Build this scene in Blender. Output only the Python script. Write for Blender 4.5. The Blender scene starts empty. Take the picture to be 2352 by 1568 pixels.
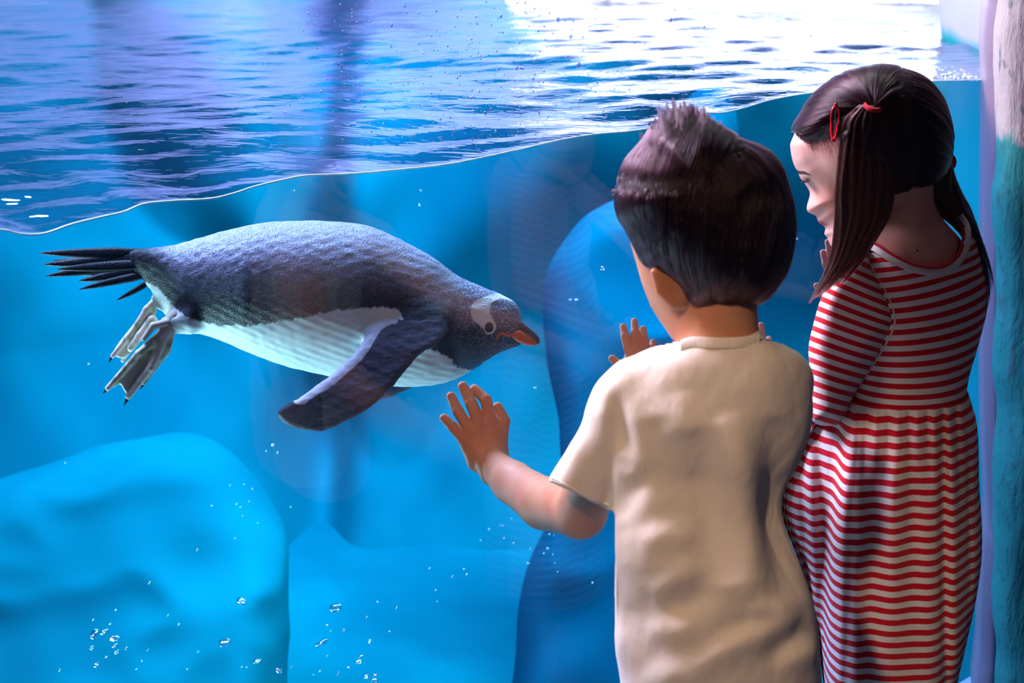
import bpy, math, random
import numpy as np
import openvdb
from mathutils import Vector

# ------------------------------------------------------------------ camera, world, lamps, exposure
SC = bpy.context.scene
COL = SC.collection
F = 3267.0
TH = math.radians(3.0)
CY = -300 + F * math.tan(TH)          # picture row of the lens axis (the lens is shifted, verticals stay upright)
CT, ST = math.cos(TH), math.sin(TH)
CAM_Z = 1.337
WATER_Z = CAM_Z - 0.355

cam_d = bpy.data.cameras.new('camera')
cam = bpy.data.objects.new('camera', cam_d)
COL.objects.link(cam)
cam.location = (0, 0, CAM_Z)
cam.rotation_euler = (math.radians(90) - TH, 0, 0)
cam_d.sensor_width = 36
cam_d.lens = F * 36 / 2352
cam_d.shift_y = -(784 - CY) / 2352
cam_d.clip_start = 0.05
cam_d.dof.use_dof = True
cam_d.dof.focus_distance = 1.86
cam_d.dof.aperture_fstop = 6.3
SC.camera = cam

world = bpy.data.worlds.new('world')
SC.world = world
world.use_nodes = True
bg = world.node_tree.nodes['Background']
bg.inputs[0].default_value = (0.16, 0.20, 0.42, 1)
bg.inputs[1].default_value = 0.085


def area(name, loc, target, size, size_y, power, color, spread=180):
    l = bpy.data.lights.new(name, 'AREA')
    l.shape = 'RECTANGLE'
    l.size, l.size_y, l.energy, l.color = size, size_y, power, color
    l.spread = math.radians(spread)
    o = bpy.data.objects.new(name, l)
    COL.objects.link(o)
    o.location = loc
    o.rotation_euler = (Vector(target) - Vector(loc)).to_track_quat('-Z', 'Y').to_euler()
    return o


# lamps over the tank: one big cool one, one warm white at the right, a bluish strip at the left
area('tank_lamp', (-1.25, 2.15, 2.3), (0.1, 1.75, 0.6), 1.3, 0.9, 200, (0.90, 0.78, 1.0))
area('tank_lamp_white', (1.25, 3.1, 2.45), (1.0, 4.2, 1.15), 1.6, 0.8, 260, (1.0, 0.96, 0.88), 120)
area('tank_lamp_violet', (0.0, 3.1, 2.6), (-0.3, 4.1, 1.1), 0.7, 0.4, 40, (0.62, 0.52, 1.0), 90)
area('tank_lamp_deep', (0.1, 2.9, 2.7), (0.1, 3.3, -0.1), 2.6, 0.7, 76, (0.74, 1.0, 0.86), 110)
# added fill light under water, below the frame, to brighten the penguin's belly
area('belly_fill_light', (-0.95, 2.0, -0.1), (-0.36, 2.0, 0.85), 0.6, 0.6, 3.7, (0.75, 0.97, 1.0), 60)
# lamps of the visitors' room, behind and above the camera
def spot(name, loc, target, power, color, deg, blend=0.5, r=0.06):
    l = bpy.data.lights.new(name, 'SPOT')
    l.energy, l.color, l.spot_size, l.spot_blend, l.shadow_soft_size = power, color, math.radians(deg), blend, r
    o = bpy.data.objects.new(name, l)
    COL.objects.link(o)
    o.location = loc
    o.rotation_euler = (Vector(target) - Vector(loc)).to_track_quat('-Z', 'Y').to_euler()
spot('room_spot_warm', (-0.75, -0.3, 2.3), (0.12, 1.4, 0.69), 135, (1.0, 0.70, 0.46), 17, 0.8)
spot('room_spot_amber', (1.3, 0.0, 2.3), (0.35, 1.5, 0.7), 4, (1.0, 0.55, 0.25), 40, 0.8)

SC.view_settings.view_transform = 'Standard'
SC.view_settings.look = 'None'
SC.view_settings.exposure = 0.0
SC.view_settings.gamma = 1.0
SC.view_settings.use_curve_mapping = False
try:
    SC.cycles.transparent_max_bounces = 16
    SC.cycles.max_bounces = 6
    SC.cycles.diffuse_bounces = 3
    SC.cycles.glossy_bounces = 3
    SC.cycles.use_light_tree = False
    SC.cycles.adaptive_threshold = 0.03
    SC.cycles.caustics_reflective = False
    SC.cycles.caustics_refractive = False
    SC.cycles.sample_clamp_indirect = 4.0
except Exception:
    pass

rng = np.random.default_rng(7)
f32 = np.float32


# ------------------------------------------------------------------ mapping: picture ray and forward distance -> place in the room
def W(px, py, Y):
    px, py, Y = (np.asarray(v, dtype=np.float64) for v in (px, py, Y))
    t = (py - CY) / F
    D = Y / (CT - ST * t)
    X = (px - 1176.0) / F * D
    h = (t * D + Y * ST) / CT
    return np.stack(np.broadcast_arrays(X, Y + 0 * X, CAM_Z - h), axis=-1)


GA = np.array([-0.4985, 1.368])
GB = np.array([0.796, 2.385])
GD = (GB - GA) / np.linalg.norm(GB - GA)      # along the window
GN = np.array([-GD[1], GD[0]])                # into the tank


def glassY(px, py, off=0.0):
    """forward distance where the ray (px, py) meets the window plane moved OFF metres into the tank"""
    a = GA + GN * off
    t = (np.asarray(py, float) - CY) / F
    k = (np.asarray(px, float) - 1176.0) / F / (CT - ST * t)
    # X = k*Y ; (k*Y - a0)*GN0 + (Y - a1)*GN1 = 0
    return (a @ GN) / (k * GN[0] + GN[1])


# ------------------------------------------------------------------ objects and properties
def tag(o, label=None, cat=None, group=None, kind=None):
    if label: o['label'] = label
    if cat: o['category'] = cat
    if group: o['group'] = group
    if kind: o['kind'] = kind
    return o


def empty(name, loc=(0, 0, 0)):
    o = bpy.data.objects.new(name, None)
    o.empty_display_size = 0.05
    COL.objects.link(o)
    o.location = loc
    return o


def mesh_obj(name, verts, faces, mat=None, parent=None, smooth=True, attrs=None, mats=None, midx=None):
    me = bpy.data.meshes.new(name)
    verts = np.asarray(verts, dtype=f32)
    if isinstance(faces, np.ndarray):
        n, k = faces.shape
        me.vertices.add(len(verts)); me.vertices.foreach_set('co', verts.ravel())
        me.loops.add(n * k); me.loops.foreach_set('vertex_index', faces.astype(np.int32).ravel())
        me.polygons.add(n); me.polygons.foreach_set('loop_start', np.arange(0, n * k, k, dtype=np.int32))
        me.polygons.foreach_set('loop_total', np.full(n, k, dtype=np.int32))
        me.update(calc_edges=True)
    else:
        me.from_pydata(verts.tolist(), [], faces)
        me.update()
    me.validate()
    if smooth:
        me.polygons.foreach_set('use_smooth', np.ones(len(me.polygons), dtype=bool))
    for nm, v in (attrs or {}).items():
        v = np.asarray(v, dtype=f32)
        if v.ndim == 1:
            a = me.attributes.new(nm, 'FLOAT', 'POINT'); a.data.foreach_set('value', v)
        else:
            a = me.attributes.new(nm, 'FLOAT_VECTOR', 'POINT'); a.data.foreach_set('vector', v.ravel())
    for m in (mats or ([mat] if mat else [])):
        me.materials.append(m)
    if midx is not None:
        me.polygons.foreach_set('material_index', np.asarray(midx, dtype=np.int32))
    o = bpy.data.objects.new(name, me)
    COL.objects.link(o)
    if parent is not None:
        o.parent = parent
        # keep world placement: parents here are translated only
        off = np.array(parent_off(parent))
        if np.any(off):
            co = verts - off.astype(f32)
            me.vertices.foreach_set('co', co.ravel()); me.update()
    return o


def parent_off(p):
    l = np.zeros(3)
    while p is not None:
        l = l + np.array(p.location)
        p = p.parent
    return l


# ------------------------------------------------------------------ shapes as distance fields, in picture-aligned units
def catmull(pts, n=10, closed=True):
    p = np.asarray(pts, float)
    out = []
    m = len(p)
    rngi = range(m if closed else m - 1)
    for i in rngi:
        if closed:
            a, b, c, d = p[(i - 1) % m], p[i], p[(i + 1) % m], p[(i + 2) % m]
        else:
            a, b, c, d = p[max(i - 1, 0)], p[i], p[i + 1], p[min(i + 2, m - 1)]
        for k in range(n):
            t = k / n
            out.append(0.5 * ((2 * b) + (-a + c) * t + (2 * a - 5 * b + 4 * c - d) * t * t + (-a + 3 * b - 3 * c + d) * t ** 3))
    if not closed:
        out.append(p[-1])
    return np.array(out)


def rows(tab, q):
    """tab: [(y, v1, v2, ...)] -> arrays of each v at q, smoothly interpolated"""
    c = catmull(tab, 8, closed=False)
    return [np.interp(q, c[:, 0], c[:, k]).astype(f32) for k in range(1, c.shape[1])]


def poly_sd(poly, X, Y):
    """signed distance to a closed polygon (inside negative) at points X, Y"""
    d = np.full(X.shape, 1e9, dtype=f32)
    inside = np.zeros(X.shape, bool)
    n = len(poly)
    for i in range(n):
        ax, ay = poly[i]; bx, by = poly[(i + 1) % n]
        ex, ey = bx - ax, by - ay
        L = ex * ex + ey * ey + 1e-9
        t = np.clip(((X - ax) * ex + (Y - ay) * ey) / L, 0, 1)
        dx, dy = X - ax - t * ex, Y - ay - t * ey
        d = np.minimum(d, dx * dx + dy * dy)
        cr = (ay > Y) != (by > Y)
        with np.errstate(divide='ignore', invalid='ignore'):
            xi = ax + (Y - ay) * ex / (ey if ey != 0 else 1e-9)
        inside ^= cr & (X < xi)
    d = np.sqrt(d)
    return np.where(inside, -d, d)


class Field2:
    """a 2-D field sampled on a grid and read back bilinearly"""
    def __init__(self, fn, x0, x1, y0, y1, step=3.0, blur=0):
        self.x0, self.y0, self.s = x0, y0, step
        xs = np.arange(x0, x1 + step, step, dtype=f32); ys = np.arange(y0, y1 + step, step, dtype=f32)
        X, Y = np.meshgrid(xs, ys, indexing='ij')
        v = fn(X, Y).astype(f32)
        for _ in range(blur):
            p = np.pad(v, 1, mode='edge')
            v = (p[:-2, 1:-1] + p[2:, 1:-1] + p[1:-1, :-2] + p[1:-1, 2:] + 2 * v) / 6
        self.v = v

    def __call__(self, x, y):
        v = self.v
        fx = np.clip((x - self.x0) / self.s, 0, v.shape[0] - 1.001)
        fy = np.clip((y - self.y0) / self.s, 0, v.shape[1] - 1.001)
        i = fx.astype(np.int32); j = fy.astype(np.int32)
        a = fx - i; b = fy - j
        return (v[i, j] * (1 - a) * (1 - b) + v[i + 1, j] * a * (1 - b) + v[i, j + 1] * (1 - a) * b + v[i + 1, j + 1] * a * b).astype(f32)


def poly_field(pts, step=3.0, blur=4, smooth=True, margin=60):
    p = catmull(pts, 6) if smooth else np.asarray(pts, float)
    return Field2(lambda X, Y: poly_sd(p, X, Y), p[:, 0].min() - margin, p[:, 0].max() + margin, p[:, 1].min() - margin, p[:, 1].max() + margin, step, blur)


def inflate(pf, R, hz, zc=0.0):
    """a body with the outline pf; hz, zc: numbers or functions of (x, y)"""
    def f(X, Y, Z):
        sd = pf(X, Y)
        r = np.maximum(1 + sd / R, 0)
        h = hz(X, Y) if callable(hz) else hz
        c = zc(X, Y) if callable(zc) else zc
        return ((np.sqrt(r * r + ((Z - c) / h) ** 2) - 1) * np.minimum(R, h)).astype(f32)
    return f


def cone(a, b, ra, rb, sz=1.0):
    a = np.array(a, f32); b = np.array(b, f32); e = b - a
    L = float(e @ e) + 1e-6
    def f(X, Y, Z):
        t = np.clip(((X - a[0]) * e[0] + (Y - a[1]) * e[1] + (Z - a[2]) * e[2]) / L, 0, 1)
        d = np.sqrt((X - a[0] - t * e[0]) ** 2 + (Y - a[1] - t * e[1]) ** 2 + ((Z - a[2] - t * e[2]) / sz) ** 2)
        return d - (ra + (rb - ra) * t)
    return f


def ell(c, r, yaw=0.0, roll=0.0):
    """ellipsoid; yaw turns it about the up axis, roll in the picture plane (degrees)"""
    cy, sy = math.cos(math.radians(yaw)), math.sin(math.radians(yaw))
    cr, sr = math.cos(math.radians(roll)), math.sin(math.radians(roll))
    def f(X, Y, Z):
        x, y, z = X - c[0], Y - c[1], Z - c[2]
        x, y = x * cr + y * sr, -x * sr + y * cr
        x, z = x * cy + z * sy, -x * sy + z * cy
        k0 = np.sqrt((x / r[0]) ** 2 + (y / r[1]) ** 2 + (z / r[2]) ** 2)
        k1 = np.sqrt((x / r[0] ** 2) ** 2 + (y / r[1] ** 2) ** 2 + (z / r[2] ** 2) ** 2) + 1e-6
        return k0 * (k0 - 1) / k1
    return f


def loft(tab):
    """tab rows: (y, x_left, x_right, z_centre, z_half)"""
    def f(X, Y, Z):
        xl, xr, zc, hz = rows(tab, Y)
        a = (xr - xl) / 2; cx = (xr + xl) / 2
        x, z = X - cx, Z - zc
        k0 = np.sqrt((x / a) ** 2 + (z / hz) ** 2)
        k1 = np.sqrt((x / a ** 2) ** 2 + (z / hz ** 2) ** 2) + 1e-6
        d = np.where(k0 < 0.3, -0.7 * np.minimum(a, hz), k0 * (k0 - 1) / k1)
        y0, y1 = tab[0][0], tab[-1][0]
        return np.maximum(d, np.maximum(y0 - Y, Y - y1)).astype(f32)
    return f


def smin(a, b, k):
    h = np.clip(0.5 + 0.5 * (b - a) / k, 0, 1)
    return b + (a - b) * h - k * h * (1 - h)


def U(k, *fs):
    def f(X, Y, Z):
        d = fs[0](X, Y, Z)
        for g in fs[1:]:
            d = smin(d, g(X, Y, Z), k)
        return d
    return f


def polymesh(fn, box, step):
    """zero surface of fn over box=(x0,x1,y0,y1,z0,z1), in the same units -> (verts, quads)"""
    x0, x1, y0, y1, z0, z1 = box
    xs = np.arange(x0, x1 + step, step, dtype=f32)
    ys = np.arange(y0, y1 + step, step, dtype=f32)
    zs = np.arange(z0, z1 + step, step, dtype=f32)
    out = np.empty((len(xs), len(ys), len(zs)), dtype=f32)
    Yg, Zg = np.meshgrid(ys, zs, indexing='ij')
    n = max(1, int(400000 / (len(ys) * len(zs))))
    for i in range(0, len(xs), n):
        xx = xs[i:i + n][:, None, None]
        b = np.broadcast_to
        sh = (xx.shape[0], len(ys), len(zs))
        out[i:i + n] = fn(b(xx, sh), b(Yg, sh), b(Zg, sh))
    out = np.clip(out / step, -3, 3)
    out[0] = out[-1] = 3; out[:, 0] = out[:, -1] = 3; out[:, :, 0] = out[:, :, -1] = 3
    g = openvdb.FloatGrid(3.0)
    g.copyFromArray(out.astype(np.float32), tolerance=0.0)
    pts, quads = g.convertToQuads(0.0)
    v = np.asarray(pts, dtype=np.float64) * step + np.array([x0, y0, z0])
    return v, np.asarray(quads, dtype=np.int64)[:, ::-1]


def relax(v, q, it=2, lam=0.5):
    e = np.concatenate([q[:, [0, 1]], q[:, [1, 2]], q[:, [2, 3]], q[:, [3, 0]]])
    e = np.concatenate([e, e[:, ::-1]])
    cnt = np.bincount(e[:, 0], minlength=len(v))[:, None] + 1e-9
    for _ in range(it):
        s = np.stack([np.bincount(e[:, 0], weights=v[e[:, 1], k], minlength=len(v)) for k in range(3)], 1)
        v = v + lam * (s / cnt - v)
    return v


def normals(v, q):
    n = np.cross(v[q[:, 2]] - v[q[:, 0]], v[q[:, 3]] - v[q[:, 1]])
    out = np.zeros_like(v)
    for k in range(4):
        for c in range(3):
            out[:, c] += np.bincount(q[:, k], weights=n[:, c], minlength=len(v))
    return out / (np.linalg.norm(out, axis=1)[:, None] + 1e-12)


def front_z(fn, x, y, z0=-400, z1=400, side=-1):
    """nearest (side=-1) or farthest surface depth of fn along the ray (x, y)"""
    zs = np.arange(z0, z1, 2.0, dtype=f32)
    if side > 0: zs = zs[::-1]
    x = np.atleast_1d(np.asarray(x, f32)); y = np.atleast_1d(np.asarray(y, f32))
    d = fn(np.broadcast_to(x[:, None], (len(x), len(zs))), np.broadcast_to(y[:, None], (len(x), len(zs))), np.broadcast_to(zs, (len(x), len(zs))))
    i = np.argmax(d < 0, axis=1)
    ok = (d < 0).any(axis=1)
    i = np.where(ok, i, np.argmin(d, axis=1))
    return zs[i]


class Space:
    """picture-aligned modelling space of one figure: (px, py, z) with z in units of 1/u metres behind Y0"""
    def __init__(self, Y0, u, slope=0.0, xref=0.0):
        self.Y0, self.u, self.slope, self.xref = Y0, u, slope, xref
    def __call__(self, v):
        v = np.asarray(v, float)
        return W(v[..., 0], v[..., 1], self.Y0 + v[..., 2] / self.u + self.slope * (v[..., 0] - self.xref))
    def z(self, Y, px=0.0):
        return (Y - self.Y0 - self.slope * (np.asarray(px) - self.xref)) * self.u


def sin_noise(p, freq, seed=0, octaves=3):
    """cheap smooth noise from sums of sines; p (N,k)"""
    r = np.random.default_rng(seed)
    out = np.zeros(len(p)); amp = 1.0; tot = 0
    for o in range(octaves):
        for _ in range(5):
            d = r.normal(size=p.shape[1]); d /= np.linalg.norm(d)
            out += amp * np.sin((p @ d) * freq * (1.7 ** o) * r.uniform(0.7, 1.4) + r.uniform(0, 6.3)) / 2.2
        tot += amp; amp *= 0.55
    return out / tot


def tube(path, radii, seg=8, close=False, flat=None):
    """tube along path (N,3) -> verts, quads (list with caps as quads omitted)"""
    p = np.asarray(path, float); n = len(p)
    radii = np.broadcast_to(np.asarray(radii, float), (n,))
    t = np.roll(p, -1, 0) - np.roll(p, 1, 0) if close else np.gradient(p, axis=0)
    t /= np.linalg.norm(t, axis=1)[:, None] + 1e-12
    up = np.array([0.13, -0.4, 0.9]) if flat is None else np.asarray(flat, float)
    a = np.cross(t, up); a /= np.linalg.norm(a, axis=1)[:, None] + 1e-12
    b = np.cross(a, t)
    ang = np.linspace(0, 2 * np.pi, seg, endpoint=False)
    v = p[:, None, :] + radii[:, None, None] * (np.cos(ang)[None, :, None] * a[:, None, :] + np.sin(ang)[None, :, None] * b[:, None, :])
    v = v.reshape(-1, 3)
    q = []
    m = n if close else n - 1
    for i in range(m):
        j = (i + 1) % n
        for k in range(seg):
            l = (k + 1) % seg
            q.append((i * seg + k, i * seg + l, j * seg + l, j * seg + k))
    return v, np.array(q)


# ------------------------------------------------------------------ materials
class NT:
    def __init__(self, name):
        self.m = bpy.data.materials.new(name)
        self.m.use_nodes = True
        self.t = self.m.node_tree
        self.t.nodes.clear()
        self.out = self.t.nodes.new('ShaderNodeOutputMaterial')

    def n(self, typ, ins=None, **props):
        nd = self.t.nodes.new(typ)
        for k, v in props.items():
            setattr(nd, k, v)
        for k, v in (ins or {}).items():
            self.set(nd.inputs[k], v)
        return nd

    def set(self, sock, v):
        if isinstance(v, bpy.types.NodeSocket):
            self.t.links.new(v, sock)
        elif isinstance(v, bpy.types.Node):
            self.t.links.new(v.outputs[0], sock)
        else:
            if isinstance(v, tuple) and len(v) == 3 and sock.type == 'RGBA':
                v = (*v, 1)
            sock.default_value = v

    def math(self, op, a, b=0.0, c=0.0, clamp=False):
        nd = self.n('ShaderNodeMath', {0: a, 1: b, 2: c}, operation=op, use_clamp=clamp)
        return nd.outputs[0]

    def attr(self, name, out='Fac'):
        return self.n('ShaderNodeAttribute', attribute_name=name).outputs[out]

    def mix(self, fac, a, b):
        nd = self.n('ShaderNodeMix', data_type='RGBA')
        self.set(nd.inputs['Factor'], fac); self.set(nd.inputs['A'], a); self.set(nd.inputs['B'], b)
        return nd.outputs['Result']

    def step(self, v, lo, hi):
        nd = self.n('ShaderNodeMapRange', {'Value': v, 'From Min': lo, 'From Max': hi}, interpolation_type='SMOOTHSTEP')
        return nd.outputs['Result']

    def coord(self, scale=(1, 1, 1), rot=(0, 0, 0), which='Object'):
        tc = self.n('ShaderNodeTexCoord')
        mp = self.n('ShaderNodeMapping', {'Vector': tc.outputs[which], 'Scale': scale, 'Rotation': rot})
        return mp.outputs[0]

    def noise(self, vec, scale, detail=3.0, rough=0.5, dist=0.0):
        return self.n('ShaderNodeTexNoise', {'Vector': vec, 'Scale': scale, 'Detail': detail, 'Roughness': rough, 'Distortion': dist}).outputs[0]

    def bump(self, h, strength, dist=0.01, normal=None):
        ins = {'Height': h, 'Strength': strength, 'Distance': dist}
        if normal is not None: ins['Normal'] = normal
        return self.n('ShaderNodeBump', ins).outputs[0]

    def principled(self, color, rough=0.6, normal=None, vol=None, **kw):
        ins = {'Base Color': color, 'Roughness': rough}
        for k, v in kw.items():
            ins[k.replace('_', ' ')] = v
        if normal is not None: ins['Normal'] = normal
        p = self.n('ShaderNodeBsdfPrincipled', ins)
        self.t.links.new(p.outputs[0], self.out.inputs[0])
        return p

    def schlick(self, r0, normal=None, power=5.0):
        g = self.n('ShaderNodeNewGeometry')
        nrm = normal if normal is not None else g.outputs['Normal']
        d = self.n('ShaderNodeVectorMath', {0: nrm, 1: g.outputs['Incoming']}, operation='DOT_PRODUCT').outputs['Value']
        c = self.math('SUBTRACT', 1.0, self.math('ABSOLUTE', d), clamp=True)
        return self.math('MULTIPLY_ADD', self.math('POWER', c, power), 1 - r0, r0, clamp=True)


def m_plain(name, color, rough=0.6, bump=None, **kw):
    t = NT(name)
    nrm = None
    if bump:
        nrm = t.bump(t.noise(t.coord(), bump[0], 3), bump[1], bump[2])
    t.principled(color, rough, nrm, **kw)
    return t.m


def m_skin(name, color=(0.66, 0.36, 0.25)):
    t = NT(name)
    c = t.coord()
    n1 = t.noise(c, 28, 3)
    col = t.mix(t.step(n1, 0.35, 0.7), color, (color[0] * 0.97, color[1] * 0.80, color[2] * 0.76))
    mole = t.step(t.attr('mole'), 0.3, 0.6)
    col = t.mix(mole, col, (0.10, 0.035, 0.02))
    lips = t.step(t.attr('lips'), 0.2, 0.8)
    col = t.mix(lips, col, (0.42, 0.07, 0.08))
    brow = t.step(t.attr('brow'), 0.3, 0.7)
    col = t.mix(brow, col, (0.05, 0.025, 0.02))
    nrm = t.bump(t.noise(c, 700, 2), 0.12, 0.002)
    p = t.principled(col, 0.48, nrm, Subsurface_Weight=0.12, Subsurface_Scale=0.02)
    p.inputs['Subsurface Radius'].default_value = (1.0, 0.35, 0.2)
    p.inputs['Specular IOR Level'].default_value = 0.35
    return t.m


def m_cloth(name, color, stripe=None, rough=0.9):
    t = NT(name)
    c = t.coord()
    col = color
    fuzz = t.noise(c, 1500, 2, 0.7)
    if stripe:
        s = t.attr('stripe')
        s = t.math('ADD', s, t.math('MULTIPLY', t.noise(c, 300, 2), 0.05))
        fr = t.math('FRACT', s)
        m = t.math('MULTIPLY', t.step(fr, 0.02, 0.07), t.math('SUBTRACT', 1.0, t.step(fr, 0.52, 0.57)))
        col = t.mix(m, color, stripe)
    big = t.noise(c, 6, 2)
    dark = t.n('ShaderNodeHueSaturation', {'Value': t.n('ShaderNodeMapRange', {'Value': t.math('ADD', t.math('MULTIPLY', fuzz, 0.7), t.math('MULTIPLY', big, 0.3)), 'From Min': 0.3, 'From Max': 0.7, 'To Min': 0.88, 'To Max': 1.06}).outputs[0], 'Color': col}).outputs[0]
    nrm = t.bump(fuzz, 0.25, 0.002)
    wr = t.noise(t.coord((1, 1, 0.6)), 30, 3, 0.6)
    nrm = t.bump(wr, 0.22, 0.01, nrm)
    p = t.principled(dark, rough, nrm)
    p.inputs['Specular IOR Level'].default_value = 0.15
    p.inputs['Sheen Weight'].default_value = 0.15
    return t.m


def m_hair(name, color, rough=0.28):
    t = NT(name)
    try:
        h = t.n('ShaderNodeBsdfHairPrincipled', model='CHIANG', parametrization='COLOR')
        rnd = t.math('POWER', t.n('ShaderNodeHairInfo').outputs['Random'], 3.0)
        t.set(h.inputs['Color'], t.mix(rnd, tuple(c * 0.7 for c in color), tuple(min(1.0, c * 5.0) for c in color)))
        h.inputs['IOR'].default_value = 1.40
        h.inputs['Roughness'].default_value = rough
        h.inputs['Radial Roughness'].default_value = 0.4
        h.inputs['Random Roughness'].default_value = 0.2
        t.t.links.new(h.outputs[0], t.out.inputs[0])
    except Exception:
        t.principled((0.03, 0.016, 0.012), 0.35)
    return t.m


VOL_COL, VOL_DEN = (0.42, 0.90, 1.0), 0.55


def add_volume(t):
    v = t.n('ShaderNodeVolumeAbsorption', {'Color': VOL_COL, 'Density': VOL_DEN})
    t.t.links.new(v.outputs[0], t.out.inputs['Volume'])


def m_water_surface():
    t = NT('water_surface')
    geo = t.n('ShaderNodeNewGeometry')
    mp = t.n('ShaderNodeMapping', {'Vector': geo.outputs['Position'], 'Scale': (0.42, 1.0, 1.0), 'Rotation': (0, 0, math.radians(-12))}).outputs[0]
    nrm = t.bump(t.noise(mp, 55, 1, 0.6, 1.0), 0.22, 0.006)
    gl = t.n('ShaderNodeBsdfGlossy', {'Color': (0.95, 0.95, 1.0, 1), 'Roughness': 0.03, 'Normal': nrm})
    tr = t.n('ShaderNodeBsdfTransparent', {'Color': (0.74, 0.66, 0.90, 1)})
    fac = t.schlick(0.07, nrm, 3.6)
    mx = t.n('ShaderNodeMixShader', {0: fac, 1: tr.outputs[0], 2: gl.outputs[0]})
    t.t.links.new(mx.outputs[0], t.out.inputs[0])
    add_volume(t)
    return t.m


def m_water_side():
    t = NT('water_side')
    tr = t.n('ShaderNodeBsdfTransparent', {'Color': (1, 1, 1, 1)})
    t.t.links.new(tr.outputs[0], t.out.inputs[0])
    add_volume(t)
    return t.m


def m_pane():
    t = NT('window_pane')
    gl = t.n('ShaderNodeBsdfGlossy', {'Color': (0.9, 0.95, 1.0, 1), 'Roughness': 0.01})
    tr = t.n('ShaderNodeBsdfTransparent', {'Color': (0.97, 0.99, 1.0, 1)})
    mx = t.n('ShaderNodeMixShader', {0: t.schlick(0.016), 1: tr.outputs[0], 2: gl.outputs[0]})
    t.t.links.new(mx.outputs[0], t.out.inputs[0])
    return t.m


def m_bubble(name, tint=(0.75, 0.93, 1.0), r0=0.12):
    t = NT(name)
    gl = t.n('ShaderNodeBsdfGlossy', {'Color': (1, 1, 1, 1), 'Roughness': 0.12})
    tr = t.n('ShaderNodeBsdfTransparent', {'Color': (*tint, 1)})
    mx = t.n('ShaderNodeMixShader', {0: t.schlick(r0, None, 2.2), 1: tr.outputs[0], 2: gl.outputs[0]})
    t.t.links.new(mx.outputs[0], t.out.inputs[0])
    return t.m


def m_rock(name, deep, pale, above=None):
    """painted mock rock: two blues in large soft patches; above the waterline it is bare white ice paint"""
    t = NT(name)
    c = t.coord((1, 1, 0.7))
    n1 = t.noise(c, 1.4, 3, 0.5, 0.4)
    n2 = t.noise(c, 5, 2, 0.5)
    col = t.mix(t.step(n1, 0.35, 0.65), deep, pale)  # water haze is put into these blues, the volume only absorbs
    col = t.mix(t.math('MULTIPLY', t.step(n2, 0.5, 0.75), 0.3), col, pale)
    if above:
        g = t.n('ShaderNodeNewGeometry')
        sx = t.n('ShaderNodeSeparateXYZ', {0: g.outputs['Position']})
        col = t.mix(t.step(t.math('ADD', sx.outputs[2], t.math('MULTIPLY', n2, 0.06)), WATER_Z + 0.02, WATER_Z + 0.06), col, above)
    p = t.principled(col, 0.9)
    p.inputs['Specular IOR Level'].default_value = 0.0
    return t.m


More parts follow.
